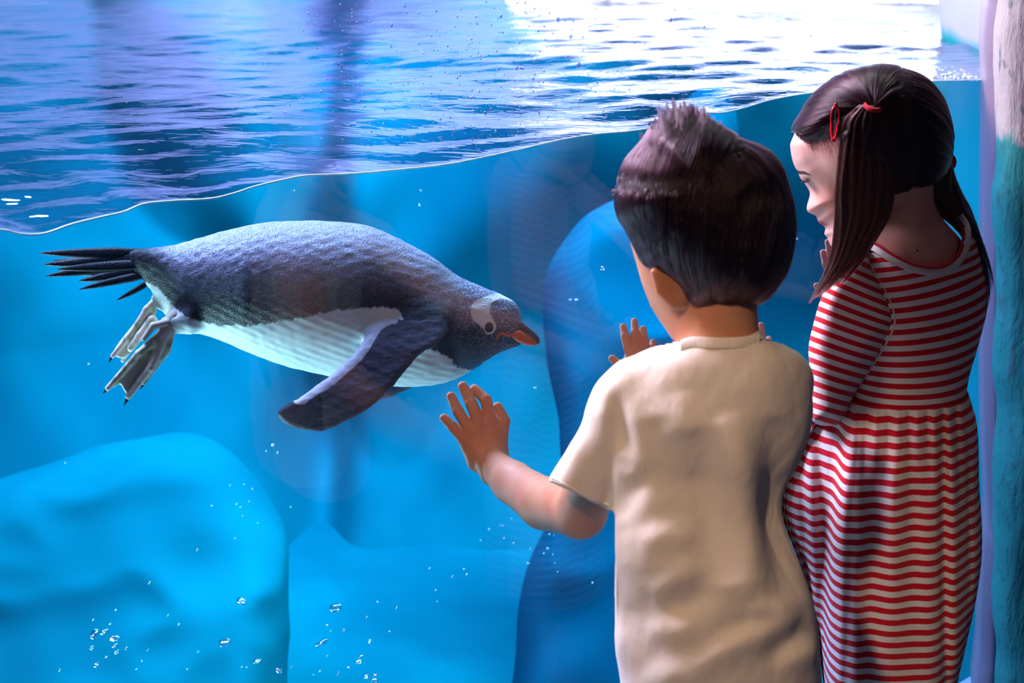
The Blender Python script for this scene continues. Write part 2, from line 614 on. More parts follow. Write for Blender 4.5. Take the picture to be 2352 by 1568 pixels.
def m_penguin():
    t = NT('penguin_plumage')
    uv = t.attr('px', 'Vector')
    sp = t.n('ShaderNodeSeparateXYZ', {0: uv})
    # fine feather tips
    feather = t.n('ShaderNodeTexVoronoi', {'Vector': t.n('ShaderNodeMapping', {'Vector': uv, 'Scale': (0.27, 0.44, 0.35)}).outputs[0], 'Scale': 1.0}, feature='F1').outputs['Distance']
    fine = t.noise(uv, 0.14, 3, 0.7)
    med = t.noise(t.n('ShaderNodeMapping', {'Vector': uv, 'Scale': (0.05, 0.14, 0.1)}).outputs[0], 1.0, 2, 0.6)
    fringe = t.math('MULTIPLY', t.math('SUBTRACT', t.noise(t.n('ShaderNodeMapping', {'Vector': uv, 'Scale': (0.10, 0.03, 0.03)}).outputs[0], 1.0, 3, 0.7), 0.5), 22.0)
    fr2 = t.math('MULTIPLY', t.math('SUBTRACT', fine, 0.5), 5.0)
    # slate back: lighter grey along the spine, blackish low on the flank
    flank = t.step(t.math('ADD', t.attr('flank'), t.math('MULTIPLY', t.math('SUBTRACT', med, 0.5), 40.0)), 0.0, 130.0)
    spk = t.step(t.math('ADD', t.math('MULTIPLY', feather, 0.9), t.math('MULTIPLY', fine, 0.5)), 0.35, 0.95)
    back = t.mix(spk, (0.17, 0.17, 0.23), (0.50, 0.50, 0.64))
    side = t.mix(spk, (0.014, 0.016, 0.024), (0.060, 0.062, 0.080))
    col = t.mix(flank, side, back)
    # head: dark with pale specks, crown and specks brightened in place of missing light
    hs = t.step(t.n('ShaderNodeTexVoronoi', {'Vector': uv, 'Scale': 0.20}, feature='F1').outputs['Distance'], 0.40, 0.16)
    face = t.mix(t.step(t.attr('throat'), 0.0, 60.0), t.mix(hs, (0.055, 0.062, 0.085), (0.34, 0.34, 0.42)), (0.10, 0.15, 0.20))
    face = t.mix(t.step(t.attr('crown'), -25.0, 30.0), face, t.mix(hs, (0.22, 0.22, 0.32), (0.85, 0.85, 0.98)))
    col = t.mix(t.step(t.math('ADD', t.attr('head'), fr2), 14.0, -14.0), col, face)
    white = t.mix(t.step(med, 0.3, 0.7), (0.80, 0.85, 0.84), (0.86, 0.90, 0.88))
    bl = t.step(t.math('ADD', t.math('ADD', t.attr('belly'), fringe), fr2), 3.5, -3.5)
    col = t.mix(bl, col, white)
    pt = t.step(t.math('ADD', t.attr('patch'), fr2), 4.5, 0.0)
    col = t.mix(pt, col, (0.92, 0.93, 0.90))
    # flipper: slate paled by a window reflection put into the colour, tip left without
    fl = t.step(t.attr('flip'), 2.0, -2.0)
    fcol = t.mix(spk, (0.050, 0.055, 0.085), (0.115, 0.118, 0.165))
    fcol = t.mix(t.step(t.math('ADD', t.attr('tip'), fr2), 3.0, -3.0), fcol, t.mix(spk, (0.006, 0.010, 0.025), (0.02, 0.028, 0.06)))
    fcol = t.mix(t.step(t.math('ADD', t.attr('trail'), t.math('MULTIPLY', fringe, 0.35)), 2.5, -2.5), fcol, (0.78, 0.79, 0.90))
    col = t.mix(fl, col, fcol)
    # pale legs
    lg = t.step(t.attr('leg'), 10.0, -10.0)
    col = t.mix(lg, col, (0.80, 0.74, 0.66))
    soft = t.math('MULTIPLY_ADD', bl, -0.9, 1.0)
    nrm = t.bump(feather, t.math('MULTIPLY', soft, 0.34), 0.003)
    nrm = t.bump(fine, t.math('MULTIPLY', soft, 0.22), 0.003, nrm)
    p = t.principled(col, 0.5, nrm)
    p.inputs['Specular IOR Level'].default_value = 0.32
    p.inputs['Sheen Weight'].default_value = 0.0
    return t.m


def m_foot():
    t = NT('penguin_foot')
    uv = t.coord()
    n = t.noise(uv, 90, 3, 0.6)
    sc = t.n('ShaderNodeTexVoronoi', {'Vector': uv, 'Scale': 420.0}).outputs['Distance']
    col = t.mix(t.step(n, 0.40, 0.62), (0.95, 0.86, 0.68), (0.50, 0.47, 0.26))
    col = t.mix(t.step(t.noise(uv, 40, 2), 0.45, 0.6), col, (0.95, 0.70, 0.60))
    t.principled(col, 0.5, t.bump(sc, 0.18, 0.001))
    return t.m


def m_plaster(name):
    t = NT(name)
    c = t.coord()
    g = t.n('ShaderNodeNewGeometry')
    sx = t.n('ShaderNodeSeparateXYZ', {0: g.outputs['Position']})
    streak = t.noise(t.coord((1, 1, 0.16)), 45, 5, 0.65, 0.6)
    chips = t.noise(t.coord((1, 1, 0.45)), 60, 4, 0.6)
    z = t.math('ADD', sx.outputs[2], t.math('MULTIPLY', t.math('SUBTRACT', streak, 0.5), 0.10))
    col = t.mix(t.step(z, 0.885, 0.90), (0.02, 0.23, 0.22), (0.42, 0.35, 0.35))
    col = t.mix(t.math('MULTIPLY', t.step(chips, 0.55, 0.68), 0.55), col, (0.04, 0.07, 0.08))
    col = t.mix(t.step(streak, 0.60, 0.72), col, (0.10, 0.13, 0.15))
    nrm = t.bump(streak, 0.4, 0.015)
    nrm = t.bump(chips, 0.35, 0.008, nrm)
    t.principled(col, 0.7, nrm)
    return t.m


M_SKIN = m_skin('skin_boy', (0.56, 0.27, 0.16))
M_SKIN_G = m_skin('skin_girl', (0.68, 0.36, 0.30))
M_SHIRT = m_cloth('shirt_cotton', (0.80, 0.70, 0.62))
M_DRESS = m_cloth('dress_jersey', (0.72, 0.70, 0.68), stripe=(0.55, 0.006, 0.022))
M_RED = m_cloth('red_trim', (0.60, 0.01, 0.03))
M_BAND = m_cloth('band_cotton', (0.72, 0.66, 0.62))
M_NAVY = m_cloth('navy_denim', (0.012, 0.016, 0.04))
M_HAIRCAP = m_plain('hair_base', (0.018, 0.008, 0.010), 0.6, (500, 0.2, 0.002))
M_HAIR = m_hair('hair_dark_brown', (0.017, 0.0075, 0.0105), 0.22)
M_HAIR_G = m_hair('hair_dark', (0.022, 0.0095, 0.013), 0.21)
M_HAIR_P = m_hair('hair_pigtail', (0.055, 0.020, 0.016), 0.22)
M_EYE = m_plain('eye_dark', (0.008, 0.006, 0.006), 0.08)
M_EYEW = m_plain('eye_white', (0.8, 0.78, 0.76), 0.2)
M_LASH = m_plain('lash_black', (0.01, 0.008, 0.008), 0.5)
M_CLIP = m_plain('clip_red', (0.75, 0.01, 0.02), 0.15)
M_METAL = m_plain('steel', (0.7, 0.7, 0.72), 0.2, Metallic=1.0)
M_SHOE = m_plain('shoe_rubber', (0.10, 0.10, 0.12), 0.6)
M_BEAK = m_plain('beak_orange', (0.78, 0.13, 0.035), 0.35, (220, 0.3, 0.002))
M_BEAKD = m_plain('beak_black', (0.02, 0.022, 0.045), 0.3, (200, 0.3, 0.002))
M_CLAW = m_plain('claw_black', (0.015, 0.02, 0.035), 0.35)
M_TAIL = m_plain('tail_feather_black', (0.010, 0.014, 0.024), 0.4, (350, 0.5, 0.003))
M_FOOT = m_foot()
M_PENG = m_penguin()
M_NAIL = m_plain('nail', (0.72, 0.42, 0.32), 0.3)


# ------------------------------------------------------------------ the room and the tank
def box(x0, x1, y0, y1, z0, z1):
    v = [(x, y, z) for x in (x0, x1) for y in (y0, y1) for z in (z0, z1)]
    f = [(0, 1, 3, 2), (4, 6, 7, 5), (0, 4, 5, 1), (2, 3, 7, 6), (0, 2, 6, 4), (1, 5, 7, 3)]
    return v, f


def along(u, n=0.0, z=0.0):
    """u metres along the window from GA, n metres into the tank"""
    p = GA + GD * u + GN * n
    return (p[0], p[1], z)


ULEN = float(np.linalg.norm(GB - GA))
TANK_BOTTOM = -0.75
FLOOR_Z = -0.14

# floor of the visitors' room
q = [along(-1.2, -0.03), along(ULEN + 1.2, -0.03), (3.0, -1.5, 0), (-2.0, -1.5, 0)]
v = [(x, y, FLOOR_Z) for x, y, _ in q] + [(x, y, FLOOR_Z - 0.1) for x, y, _ in q]
fl = mesh_obj('floor', v, [(3, 2, 1, 0), (4, 5, 6, 7), (0, 1, 5, 4), (1, 2, 6, 5), (2, 3, 7, 6), (3, 0, 4, 7)],
              m_plain('floor_vinyl', (0.05, 0.055, 0.07), 0.45, (60, 0.2, 0.002)), smooth=False)
tag(fl, kind='structure')


def slab(u0, u1, n0, n1, z0, z1):
    v = [along(u, n, z) for u in (u0, u1) for n in (n0, n1) for z in (z0, z1)]
    f = [(0, 1, 3, 2), (4, 6, 7, 5), (0, 4, 5, 1), (2, 3, 7, 6), (0, 2, 6, 4), (1, 5, 7, 3)]
    return v, f


# viewing window: acrylic pane, sill below it, post at the right
win = empty('window_1', along(ULEN / 2, 0, 0))
tag(win, kind='structure', label='large acrylic viewing window onto the penguin pool')
v, f = slab(-1.2, ULEN + 0.004, 0.0, 0.03, FLOOR_Z + 0.02, 2.6)
mesh_obj('pane', v, f, m_pane(), win, smooth=False)
# post with the wavy faux-ice edge, traced down its height
tab = [(-900, 2268, 2297), (-60, 2268, 2297), (0, 2266, 2297), (100, 2261, 2297), (200, 2264, 2298), (500, 2262, 2299), (800, 2260, 2300), (1000, 2262, 2301),
       (1180, 2268, 2301), (1250, 2262, 2301), (1400, 2254, 2302), (1500, 2252, 2302), (1568, 2245, 2303), (1700, 2240, 2304), (2600, 2240, 2310)]
ys = np.arange(-880, 2600, 12.0)
xl, xr = rows(tab, ys)
vv = []
for y, a, b in zip(ys, xl, xr):
    Yl = float(glassY(a, y, -0.004)); pl = W(a, y, Yl)
    Yr = float(glassY(b, y, -0.004)) - 0.05; pr = W(b, y, Yr)
    ring = []
    for k in range(9):
        s = k / 8
        p = pl * (1 - s) + pr * s
        bulge = 0.022 * math.sin(math.pi * min(1, s * 1.15 + 0.05)) ** 0.6
        ring.append((p[0] + 0.0, p[1] - bulge, p[2]))
    ring.append((pr[0] + 0.02, pr[1] + 0.12, pr[2])); ring.append((pl[0] + 0.02, pl[1] + 0.09, pl[2]))
    vv += ring
vv = np.array(vv); n = 11; m = len(ys)
qq = np.array([(i * n + k, i * n + (k + 1) % n, (i + 1) * n + (k + 1) % n, (i + 1) * n + k) for i in range(m - 1) for k in range(n)])
mesh_obj('window_frame', vv, qq, m_plain('frame_paint', (0.22, 0.15, 0.22), 0.5, (80, 0.15, 0.004)), win)
v, f = slab(-1.2, ULEN + 0.1, -0.06, 0.06, FLOOR_Z, FLOOR_Z + 0.03)
mesh_obj('window_sill', v, f, m_plain('sill_paint', (0.25, 0.30, 0.42), 0.5), win, smooth=False)

# wall to the right of the post: rough plaster, teal low down and pale higher up, a relief grid
nx, nz = 60, 420
pw0 = W(2299, 784, 2.30); x_a, y_a = pw0[0], 2.30
gx, gz = np.meshgrid(np.linspace(0, 0.55, nx) ** 1.0, np.linspace(FLOOR_Z, 2.6, nz), indexing='ij')
P3 = np.stack([gx.ravel(), gz.ravel() * 0.35], 1)
rel = 0.006 * sin_noise(P3, 30, 3, 4) + 0.004 * sin_noise(P3 * [1, 0.5], 60, 5, 3)
edge = 0.004 * sin_noise(np.stack([gz.ravel(), gz.ravel() * 0.3], 1), 28, 8, 3)
X = (2301.0 - 1176.0) / F * (y_a * CT + (CAM_Z - gz.ravel()) * ST) + gx.ravel() + edge * (gx.ravel() < 0.02)
Yw = y_a - gx.ravel() * 0.35 - rel + 0.02 * np.exp(-(gx.ravel() / 0.008) ** 2)
vw = np.stack([X, Yw, gz.ravel()], 1)
ii, jj = np.meshgrid(np.arange(nx - 1), np.arange(nz - 1), indexing='ij')
a = (ii * nz + jj).ravel()
qf = np.stack([a, a + nz, a + nz + 1, a + 1], 1)
nb = len(vw)
vb = vw + np.array([0.03, 0.16, 0])
side = []
for j in range(nz - 1):
    side.append((j, j + 1, nb + j + 1, nb + j))
vw2 = np.concatenate([vw, vb]); qf2 = np.concatenate([qf, (qf + nb)[:, ::-1], np.array(side)])
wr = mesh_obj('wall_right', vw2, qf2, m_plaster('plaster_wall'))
tag(wr, kind='structure', label='rough plaster wall beside the window post, pale above and teal below')

# tank: back wall of mock rock, side wall at the right, bottom
ROCK = m_rock('rock_haze_paint', (0.0, 0.19, 0.22), (0.0, 0.27, 0.29), above=(0.10, 0.13, 0.27))
nx, nz = 300, 150
gx, gz = np.meshgrid(np.linspace(-3.6, 3.2, nx), np.linspace(-0.95, 1.75, nz), indexing='ij')
pp = np.stack([gx.ravel(), gz.ravel() * 0.8], 1)
rel = 0.20 * sin_noise(pp, 1.7, 11, 3) + 0.05 * sin_noise(pp, 7, 12, 3)
ridge = np.abs(sin_noise(pp * [1.0, 0.6], 2.6, 15, 3))
Yb = 4.25 - rel - 0.22 * ridge - 0.55 * np.clip(-0.1 - gz.ravel(), 0, 1) ** 1.3 - 0.16 * gx.ravel() * (gx.ravel() < 0) * -1 + 0.30 * np.exp(-((gx.ravel() + 0.62) / 0.10) ** 2) + 0.25 * np.exp(-((gx.ravel() + 0.5) / 0.25) ** 2 - ((gz.ravel() - 0.8) / 0.25) ** 2)
vw = np.stack([gx.ravel(), Yb, gz.ravel()], 1)
ii, jj = np.meshgrid(np.arange(nx - 1), np.arange(nz - 1), indexing='ij')
a = (ii * nz + jj).ravel()
qf = np.stack([a, a + nz, a + nz + 1, a + 1], 1)
nb = len(vw)
vw[:, 1] += 0.35
bk = mesh_obj('wall_back', np.concatenate([vw, vw + [0, 0.5, 0]]), np.concatenate([qf, (qf + nb)[:, ::-1]]), ROCK)
tag(bk, kind='structure', label='blue mock-rock back wall of the penguin pool')

# right side wall of the tank, pale above the water
nx, nz = 60, 110
gs, gz = np.meshgrid(np.linspace(0, 1, nx), np.linspace(-0.9, 1.75, nz), indexing='ij')
s0 = np.array([0.90, 2.50]); s1 = np.array([1.62, 4.3])
pp = np.stack([gs.ravel() * 2, gz.ravel()], 1)
rel = 0.03 * sin_noise(pp, 4, 21, 3) * np.clip(gs.ravel() * 8, 0, 1)
nrm2 = np.array([-(s1 - s0)[1], (s1 - s0)[0]]); nrm2 /= np.linalg.norm(nrm2)
bulge = 0.46 * np.exp(-((gs.ravel() - 0.28) / 0.15) ** 2)
xy = s0 + gs.ravel()[:, None] * (s1 - s0) + (rel + bulge * 0.4)[:, None] * nrm2
vw = np.concatenate([xy, gz.ravel()[:, None]], 1)
ii, jj = np.meshgrid(np.arange(nx - 1), np.arange(nz - 1), indexing='ij')
a = (ii * nz + jj).ravel()
qf = np.stack([a, a + nz, a + nz + 1, a + 1], 1)[:, ::-1]
nb = len(vw)
sw = mesh_obj('wall_side', np.concatenate([vw, vw + [0.3, -0.1, 0]]), np.concatenate([qf, (qf + nb)[:, ::-1]]), m_rock('rock_haze_paint_side', (0.0, 0.17, 0.23), (0.0, 0.24, 0.29), above=(0.34, 0.35, 0.50)))
tag(sw, kind='structure', label='side wall of the pool, pale lavender above the waterline')

v, f = box(-4, 3.4, 1.0, 5.0, TANK_BOTTOM - 0.1, TANK_BOTTOM)
# bottom lies behind the window only
bq = [along(-2.6, 0.06), along(ULEN + 0.6, 0.06), (3.3, 4.9, 0), (-4.2, 4.9, 0)]
v = [(x, y, TANK_BOTTOM) for x, y, _ in bq] + [(x, y, TANK_BOTTOM - 0.1) for x, y, _ in bq]
tb = mesh_obj('pool_floor', v, [(0, 1, 2, 3), (7, 6, 5, 4), (0, 4, 5, 1), (1, 5, 6, 2), (2, 6, 7, 3), (3, 7, 4, 0)], ROCK, smooth=False)
tag(tb, kind='structure')
v, f = slab(-2.6, ULEN + 0.7, -0.02, 0.028, TANK_BOTTOM - 0.1, FLOOR_Z + 0.01)
pl = mesh_obj('wall_plinth', v, f, m_plain('plinth_paint', (0.05, 0.10, 0.2), 0.7), smooth=False)
tag(pl, kind='structure')

# rock outcrops standing in the pool
def rock(name, pts, Y0, R, hz, mat, label, seed, amp=26, lean=0.0, freq=0.010):
    sp = Space(Y0, 1000.0)
    pf = poly_field(pts, 8.0, 6, True, 160)
    base = inflate(pf, R, hz, lambda X, Y: (lean * (1300 - Y)).astype(f32))
    def fn(X, Y, Z):
        p = np.stack([X.ravel(), Y.ravel(), Z.ravel()], 1)
        n = sin_noise(p, freq, seed, 3).reshape(X.shape).astype(f32)
        k = 1 - np.abs(n)
        return base(X, Y, Z) - amp * (k - 0.75)
    x0, y0 = np.min(pts, 0) - 70; x1, y1 = np.max(pts, 0) + 70
    v, q = polymesh(fn, (x0, x1, y0, y1, -hz - 70 - 620 * lean, hz + 70 + 320 * lean), 14.0)
    v = relax(v, q, 3)
    o = mesh_obj(name, sp(v), q, mat)
    tag(o, label, 'rock')
    return o

rock('rock_outcrop', [(-260, 1250), (-60, 1120), (120, 1060), (300, 1010), (480, 1000), (600, 1080), (650, 1200), (668, 1340), (660, 1500), (655, 1800), (300, 1900), (-260, 1900)],
     3.15, 120, 200, m_rock('rock_haze_paint_pale', (0.0, 0.20, 0.25), (0.0, 0.27, 0.31)), 'large pale blue rounded rock at the bottom of the pool below the penguin', 31, 24, 0.45)
rock('rock_outcrop', [(1250, 700), (1262, 600), (1330, 505), (1420, 455), (1490, 420), (1520, 330), (1580, 200), (1690, 200), (1700, 600), (1700, 1900), (1190, 1900), (1188, 1500), (1205, 1330), (1252, 1210), (1290, 1090), (1280, 960), (1252, 830)],
     3.35, 70, 170, m_rock('rock_haze_paint_deep', (0.0, 0.088, 0.145), (0.0, 0.105, 0.165)), 'tall deep blue arched rock behind the boy, right of the penguin beak', 33, 16, 0.36)

# snow bank above the waterline at the back right
M_SNOW = m_plain('snow_white', (0.90, 0.89, 0.86), 0.8, (9, 0.5, 0.05))
SB = Space(3.95, 800.0)
snow_pf = poly_field([(1150, 260), (1165, 20), (1230, -120), (1400, -210), (1700, -260), (2100, -330), (2250, -340), (2290, -200), (2290, 0), (2280, 300)], 10, 4, True, 150)
snow0 = inflate(snow_pf, 150, 130)
v, q = polymesh(lambda X, Y, Z: snow0(X, Y, Z) - 22 * sin_noise(np.stack([X.ravel(), Y.ravel(), Z.ravel()], 1), 0.016, 91, 3).reshape(X.shape).astype(f32) + np.clip(Y - 10, 0, 400), (1050, 2450, -460, 360, -190, 190), 16.0)
snow = mesh_obj('snow_bank', SB(relax(v, q, 2)), q, M_SNOW)
tag(snow, 'white snow bank along the waterline at the back right of the pool', 'snow bank')

# ------------------------------------------------------------------ the water
line_px = np.array([(-400, 545), (-100, 535), (0, 528), (51, 538), (102, 537), (168, 515), (230, 500), (286, 487), (332, 469), (398, 462), (485, 457), (541, 444), (587, 429), (663, 411),
                    (714, 403), (816, 399), (918, 390), (1020, 379), (1110, 362), (1206, 341), (1286, 322), (1366, 309), (1446, 302), (1515, 290), (1611, 262), (1664, 259), (1712, 248),
                    (1765, 232), (1819, 221), (1882, 212), (2000, 198), (2138, 187), (2262, 184)], float)
lc = catmull(line_px, 6, closed=False)
lY = glassY(lc[:, 0], lc[:, 1], 0.032)
lW = W(lc[:, 0], lc[:, 1], lY)
lu = (lW[:, :2] - (GA + GN * 0.032)) @ GD
u_us = np.linspace(-1.1, ULEN + 2.2, 900)
vs = np.concatenate([np.linspace(0, 1.2, 300) , np.linspace(1.2, 3.9, 260)[1:]])
gu, gv = np.meshgrid(u_us, vs, indexing='ij')
edge_z = np.interp(gu.ravel(), lu, lW[:, 2]) - WATER_Z
dec = np.exp(-(gv.ravel() / 0.22) ** 2)
pp = np.stack([gu.ravel(), gv.ravel()], 1)
xyw = (GA + GN * 0.032) + gu.ravel()[:, None] * GD + gv.ravel()[:, None] * GN
wav = 0.011 * sin_noise(xyw * [0.6, 1.0], 7.0, 41, 2) + 0.0034 * sin_noise(xyw * [0.3, 1.0], 26.0, 42, 3) + 0.0009 * sin_noise(xyw * [0.5, 1.0], 90.0, 44, 2)
zz = WATER_Z + edge_z * dec + wav * (1 - dec) + 0.002 * sin_noise(xyw * [0.5, 1], 60.0, 43, 2) * (1 - np.exp(-(gv.ravel() / 0.02) ** 2))
top = np.concatenate([xyw, zz[:, None]], 1)
nu, nv = len(u_us), len(vs)
ii, jj = np.meshgrid(np.arange(nu - 1), np.arange(nv - 1), indexing='ij')
a = (ii * nv + jj).ravel()
qt = np.stack([a, a + nv, a + nv + 1, a + 1], 1)
loop = [i * nv for i in range(nu)] + [(nu - 1) * nv + j for j in range(1, nv)] + [i * nv + nv - 1 for i in range(nu - 2, -1, -1)] + [j for j in range(nv - 2, 0, -1)]
nb = len(top)
bot = top[loop].copy(); bot[:, 2] = TANK_BOTTOM + 0.01
sides = [(loop[k], nb + k, nb + (k + 1) % len(loop), loop[(k + 1) % len(loop)]) for k in range(len(loop))]
# bottom: a centre fan made of degenerate-free quads (pairs of edges)
cidx = nb + len(loop)
L = len(loop)
fan = [(cidx, nb + (k + 2) % L, nb + (k + 1) % L, nb + k) for k in range(0, L - 1, 2)]
verts = np.concatenate([top, bot, [[*(GA + GD * 0.9 + GN * 1.5), TANK_BOTTOM + 0.01]]])
quads = np.concatenate([qt, np.array(sides), np.array(fan)])
midx = np.concatenate([np.zeros(len(qt)), np.ones(len(sides) + len(fan))])
water = mesh_obj('water', verts, quads, mats=[m_water_surface(), m_water_side()], midx=midx)
tag(water, kind='structure', label='clear blue pool water with a rippled surface seen through the window')
# bright meniscus where the surface climbs the window
mu = np.linspace(-0.9, ULEN - 0.003, 700)
mz = np.interp(mu, lu, lW[:, 2])
path = np.concatenate([(GA + GN * 0.034) + mu[:, None] * GD, mz[:, None]], 1)
v, q = tube(path, 0.0010, 6)
mesh_obj('meniscus', v, q, m_plain('meniscus_film', (0.50, 0.80, 1.0), 0.3), water)


# ------------------------------------------------------------------ the penguin
PY = 1.90
PU = 1700.0
PS = Space(PY, PU, slope=0.00010, xref=650)
pen = empty('penguin', tuple(PS(np.array([700.0, 700.0, 0.0]))))
tag(pen, 'gentoo penguin swimming underwater, grey back, white belly, white eye patch and orange beak', 'penguin')

OUT = [(300, 576), (345, 569), (400, 562), (460, 546), (520, 529), (600, 512), (680, 507), (760, 508), (840, 517), (900, 540), (950, 566), (1000, 594), (1050, 632), (1100, 655),
       (1150, 675), (1180, 692), (1194, 712), (1200, 738), (1204, 766), (1198, 788), (1180, 798), (1150, 808), (1112, 831), (1085, 850), (1040, 873), (990, 885), (930, 888),
       (870, 884), (800, 873), (740, 860), (660, 842), (580, 813), (520, 787), (470, 769), (430, 764), (405, 745), (375, 708), (345, 665), (322, 635), (300, 610)]
pf = poly_field(OUT, 2.5, 3)
hzf = lambda X, Y: np.interp(X, [290, 340, 420, 560, 700, 850, 980, 1060, 1120, 1170, 1210], [16, 26, 62, 108, 125, 122, 98, 74, 60, 42, 22]).astype(f32)
Rf = lambda X: np.interp(X, [290, 340, 420, 560, 700, 850, 980, 1060, 1120, 1170, 1210], [24, 36, 80, 120, 150, 150, 125, 95, 72, 50, 28]).astype(f32)


def body_core(X, Y, Z):
    sd = pf(X, Y)
    R = Rf(X)
    r = np.maximum(1 + sd / R, 0)
    h = hzf(X, Y)
    return ((np.sqrt(r * r + (Z / h) ** 2) - 1) * np.minimum(R, h)).astype(f32)


FLP = [(930, 700), (909, 735), (872, 743), (850, 763), (833, 784), (816, 808), (794, 830), (760, 860), (732, 881), (690, 911), (662, 925), (642, 939), (638, 953), (650, 969), (676, 982),
       (713, 990), (746, 989), (777, 976), (833, 948), (867, 923), (901, 889), (926, 858), (957, 822), (976, 806), (1001, 795), (1020, 765), (1010, 715), (970, 690)]
ff = poly_field(FLP, 2.5, 2)
flz = lambda X, Y: np.interp(Y, [690, 740, 800, 900, 1000], [-70, -112, -140, -168, -185]).astype(f32)
flipper = inflate(ff, 16, 11, flz)
SHO = ell((975, 745, -60), (62, 62, 52), roll=30)
# far flipper, mirrored behind the body
FLB = [(x + 60 + (y - 700) * 0.28, y - 10 - (y - 700) * 0.22) for x, y in FLP]
fb = poly_field(FLB, 2.5, 2)
flipper2 = inflate(fb, 16, 11, lambda X, Y: -flz(X, Y + 25) + 4)
# thighs
legs = U(12, cone((430, 735, -38), (385, 745, -40), 34, 20), cone((400, 700, 20), (362, 690, 22), 30, 16))


def pen_fn(X, Y, Z):
    d = smin(body_core(X, Y, Z), SHO(X, Y, Z), 30)
    d = smin(d, flipper(X, Y, Z), 22)
    d = smin(d, flipper2(X, Y, Z), 22)
    return smin(d, legs(X, Y, Z), 14)


v, q = polymesh(pen_fn, (285, 1225, 490, 1005, -205, 205), 4.0)
v = relax(v, q, 2)
N = normals(v, q)
# feather relief
v = v + N * (0.8 * sin_noise(v * [0.4, 1, 1], 0.35, 51, 2))[:, None]
x, y, z = v.T
bellyP = catmull([(250, 648), (350, 655), (385, 690), (412, 716), (450, 735), (520, 748), (600, 744), (640, 738), (700, 728), (780, 712), (850, 707), (907, 709), (930, 740), (960, 790), (1000, 805), (1030, 820),
                  (1052, 842), (1088, 852), (1120, 900), (1100, 960), (700, 960), (380, 900), (250, 800)], 5)
belly = poly_sd(bellyP, x, y)
patchP = catmull([(1113, 754), (1100, 742), (1090, 735), (1084, 718), (1085, 704), (1092, 693), (1110, 684), (1130, 678), (1150, 676), (1168, 680), (1176, 690), (1170, 688), (1154, 683), (1139, 686), (1128, 694), (1123, 707), (1125, 724), (1133, 738),
                  (1137, 752), (1128, 764), (1117, 763)], 4)
patch = poly_sd(patchP, x, y)
headP = catmull([(1048, 600), (1060, 660), (1056, 700), (1048, 740), (1045, 800), (1070, 855), (1240, 860), (1240, 600)], 4)
head = poly_sd(headP, x, y)
crown = np.clip(745 - y, -60, 60) * 1.0                    # lighter speckled crown above the eye line, part of its brightness stands for light
throat = (y - 790) + 0.5 * (1110 - x) * (x < 1110)
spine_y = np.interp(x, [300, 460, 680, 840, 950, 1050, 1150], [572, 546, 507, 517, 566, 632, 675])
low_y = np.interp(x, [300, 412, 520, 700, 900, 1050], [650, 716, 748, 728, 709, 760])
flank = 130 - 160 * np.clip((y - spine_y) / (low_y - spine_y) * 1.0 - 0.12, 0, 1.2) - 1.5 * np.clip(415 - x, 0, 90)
flip = np.where((z < flz(x, y) + 30) & (ff(x, y) < 14) & (z < -60), ff(x, y) - 8, 40)
flip = np.maximum(flip, np.where(y < 735, (735 - y), -40))
flipb = np.where((z > 95) & (fb(x, y) < 8) & (y > 735), -5.0, 40.0)
flip = np.minimum(flip, flipb)
tipL = (x - 735) * 1.0 + (y - 890) * -0.10  # edge of the reflection painted on the flipper, dark tip beyond it
trail_line = catmull([(905, 735), (872, 741), (848, 762), (830, 783), (812, 808), (790, 830), (756, 860), (728, 881), (688, 911)], 6, closed=False)
dl = np.sqrt(((x[:, None] - trail_line[None, :, 0]) ** 2 + (y[:, None] - trail_line[None, :, 1]) ** 2).min(1))
trail = dl - np.interp(x, [680, 760, 850, 900], [17, 24, 26, 8])
leg = (x - 372) + (700 - y) * 0.3
leg = np.where(y > 690, leg, 40)
mesh_obj('body', PS(v), q, M_PENG, pen, attrs=dict(px=v, belly=belly, patch=patch, head=head, crown=crown, throat=throat, flank=flank, flip=flip, tip=tipL, trail=trail, leg=leg))

# beak: black culmen over an orange side and lower mandible
zb = -14
be_o = poly_field([(1141, 776), (1143, 768), (1153, 762), (1176, 762), (1192, 757), (1207, 764), (1222, 775), (1236, 787), (1231, 793), (1218, 794), (1203, 791), (1186, 783), (1171, 773), (1153, 768), (1144, 778)], 1.5, 1, margin=30)
bo = inflate(be_o, 10, 13, lambda X, Y: np.interp(X, [1140, 1180, 1235], [-40, -24, -8]).astype(f32))
v, q = polymesh(bo, (1130, 1245, 745, 803, -70, 20), 1.5)
beak = mesh_obj('beak', PS(relax(v, q, 2)), q, M_BEAK, pen)
be_u = poly_field([(1188, 735), (1198, 739), (1216, 752), (1232, 766), (1240, 780), (1238, 791), (1234, 789), (1226, 778), (1212, 767), (1196, 758), (1186, 752)], 1.5, 1, margin=30)
bu = inflate(be_u, 10, 12, -10)
v, q = polymesh(bu, (1175, 1250, 725, 803, -40, 20), 1.5)
mesh_obj('culmen', PS(relax(v, q, 2)), q, M_BEAKD, beak)
# thin dark gape line
gp = np.array([(1141, 777), (1145, 769), (1153, 765), (1172, 771)], float)
gz = front_z(pen_fn, gp[:, 0], gp[:, 1], -200, 100) - 1.5
v, q = tube(PS(np.column_stack([catmull(gp, 5, False), np.interp(catmull(gp, 5, False)[:, 0], gp[:, 0], gz)])), 0.0020, 8)
mesh_obj('gape', v, q, M_BEAK, beak)
gl_ = catmull(gp + [0, -3.2], 5, False)
v, q = tube(PS(np.column_stack([gl_, np.interp(gl_[:, 0], gp[:, 0], gz) - 0.5])), 0.0008, 6)
mesh_obj('gape_line', v, q, M_BEAKD, beak)


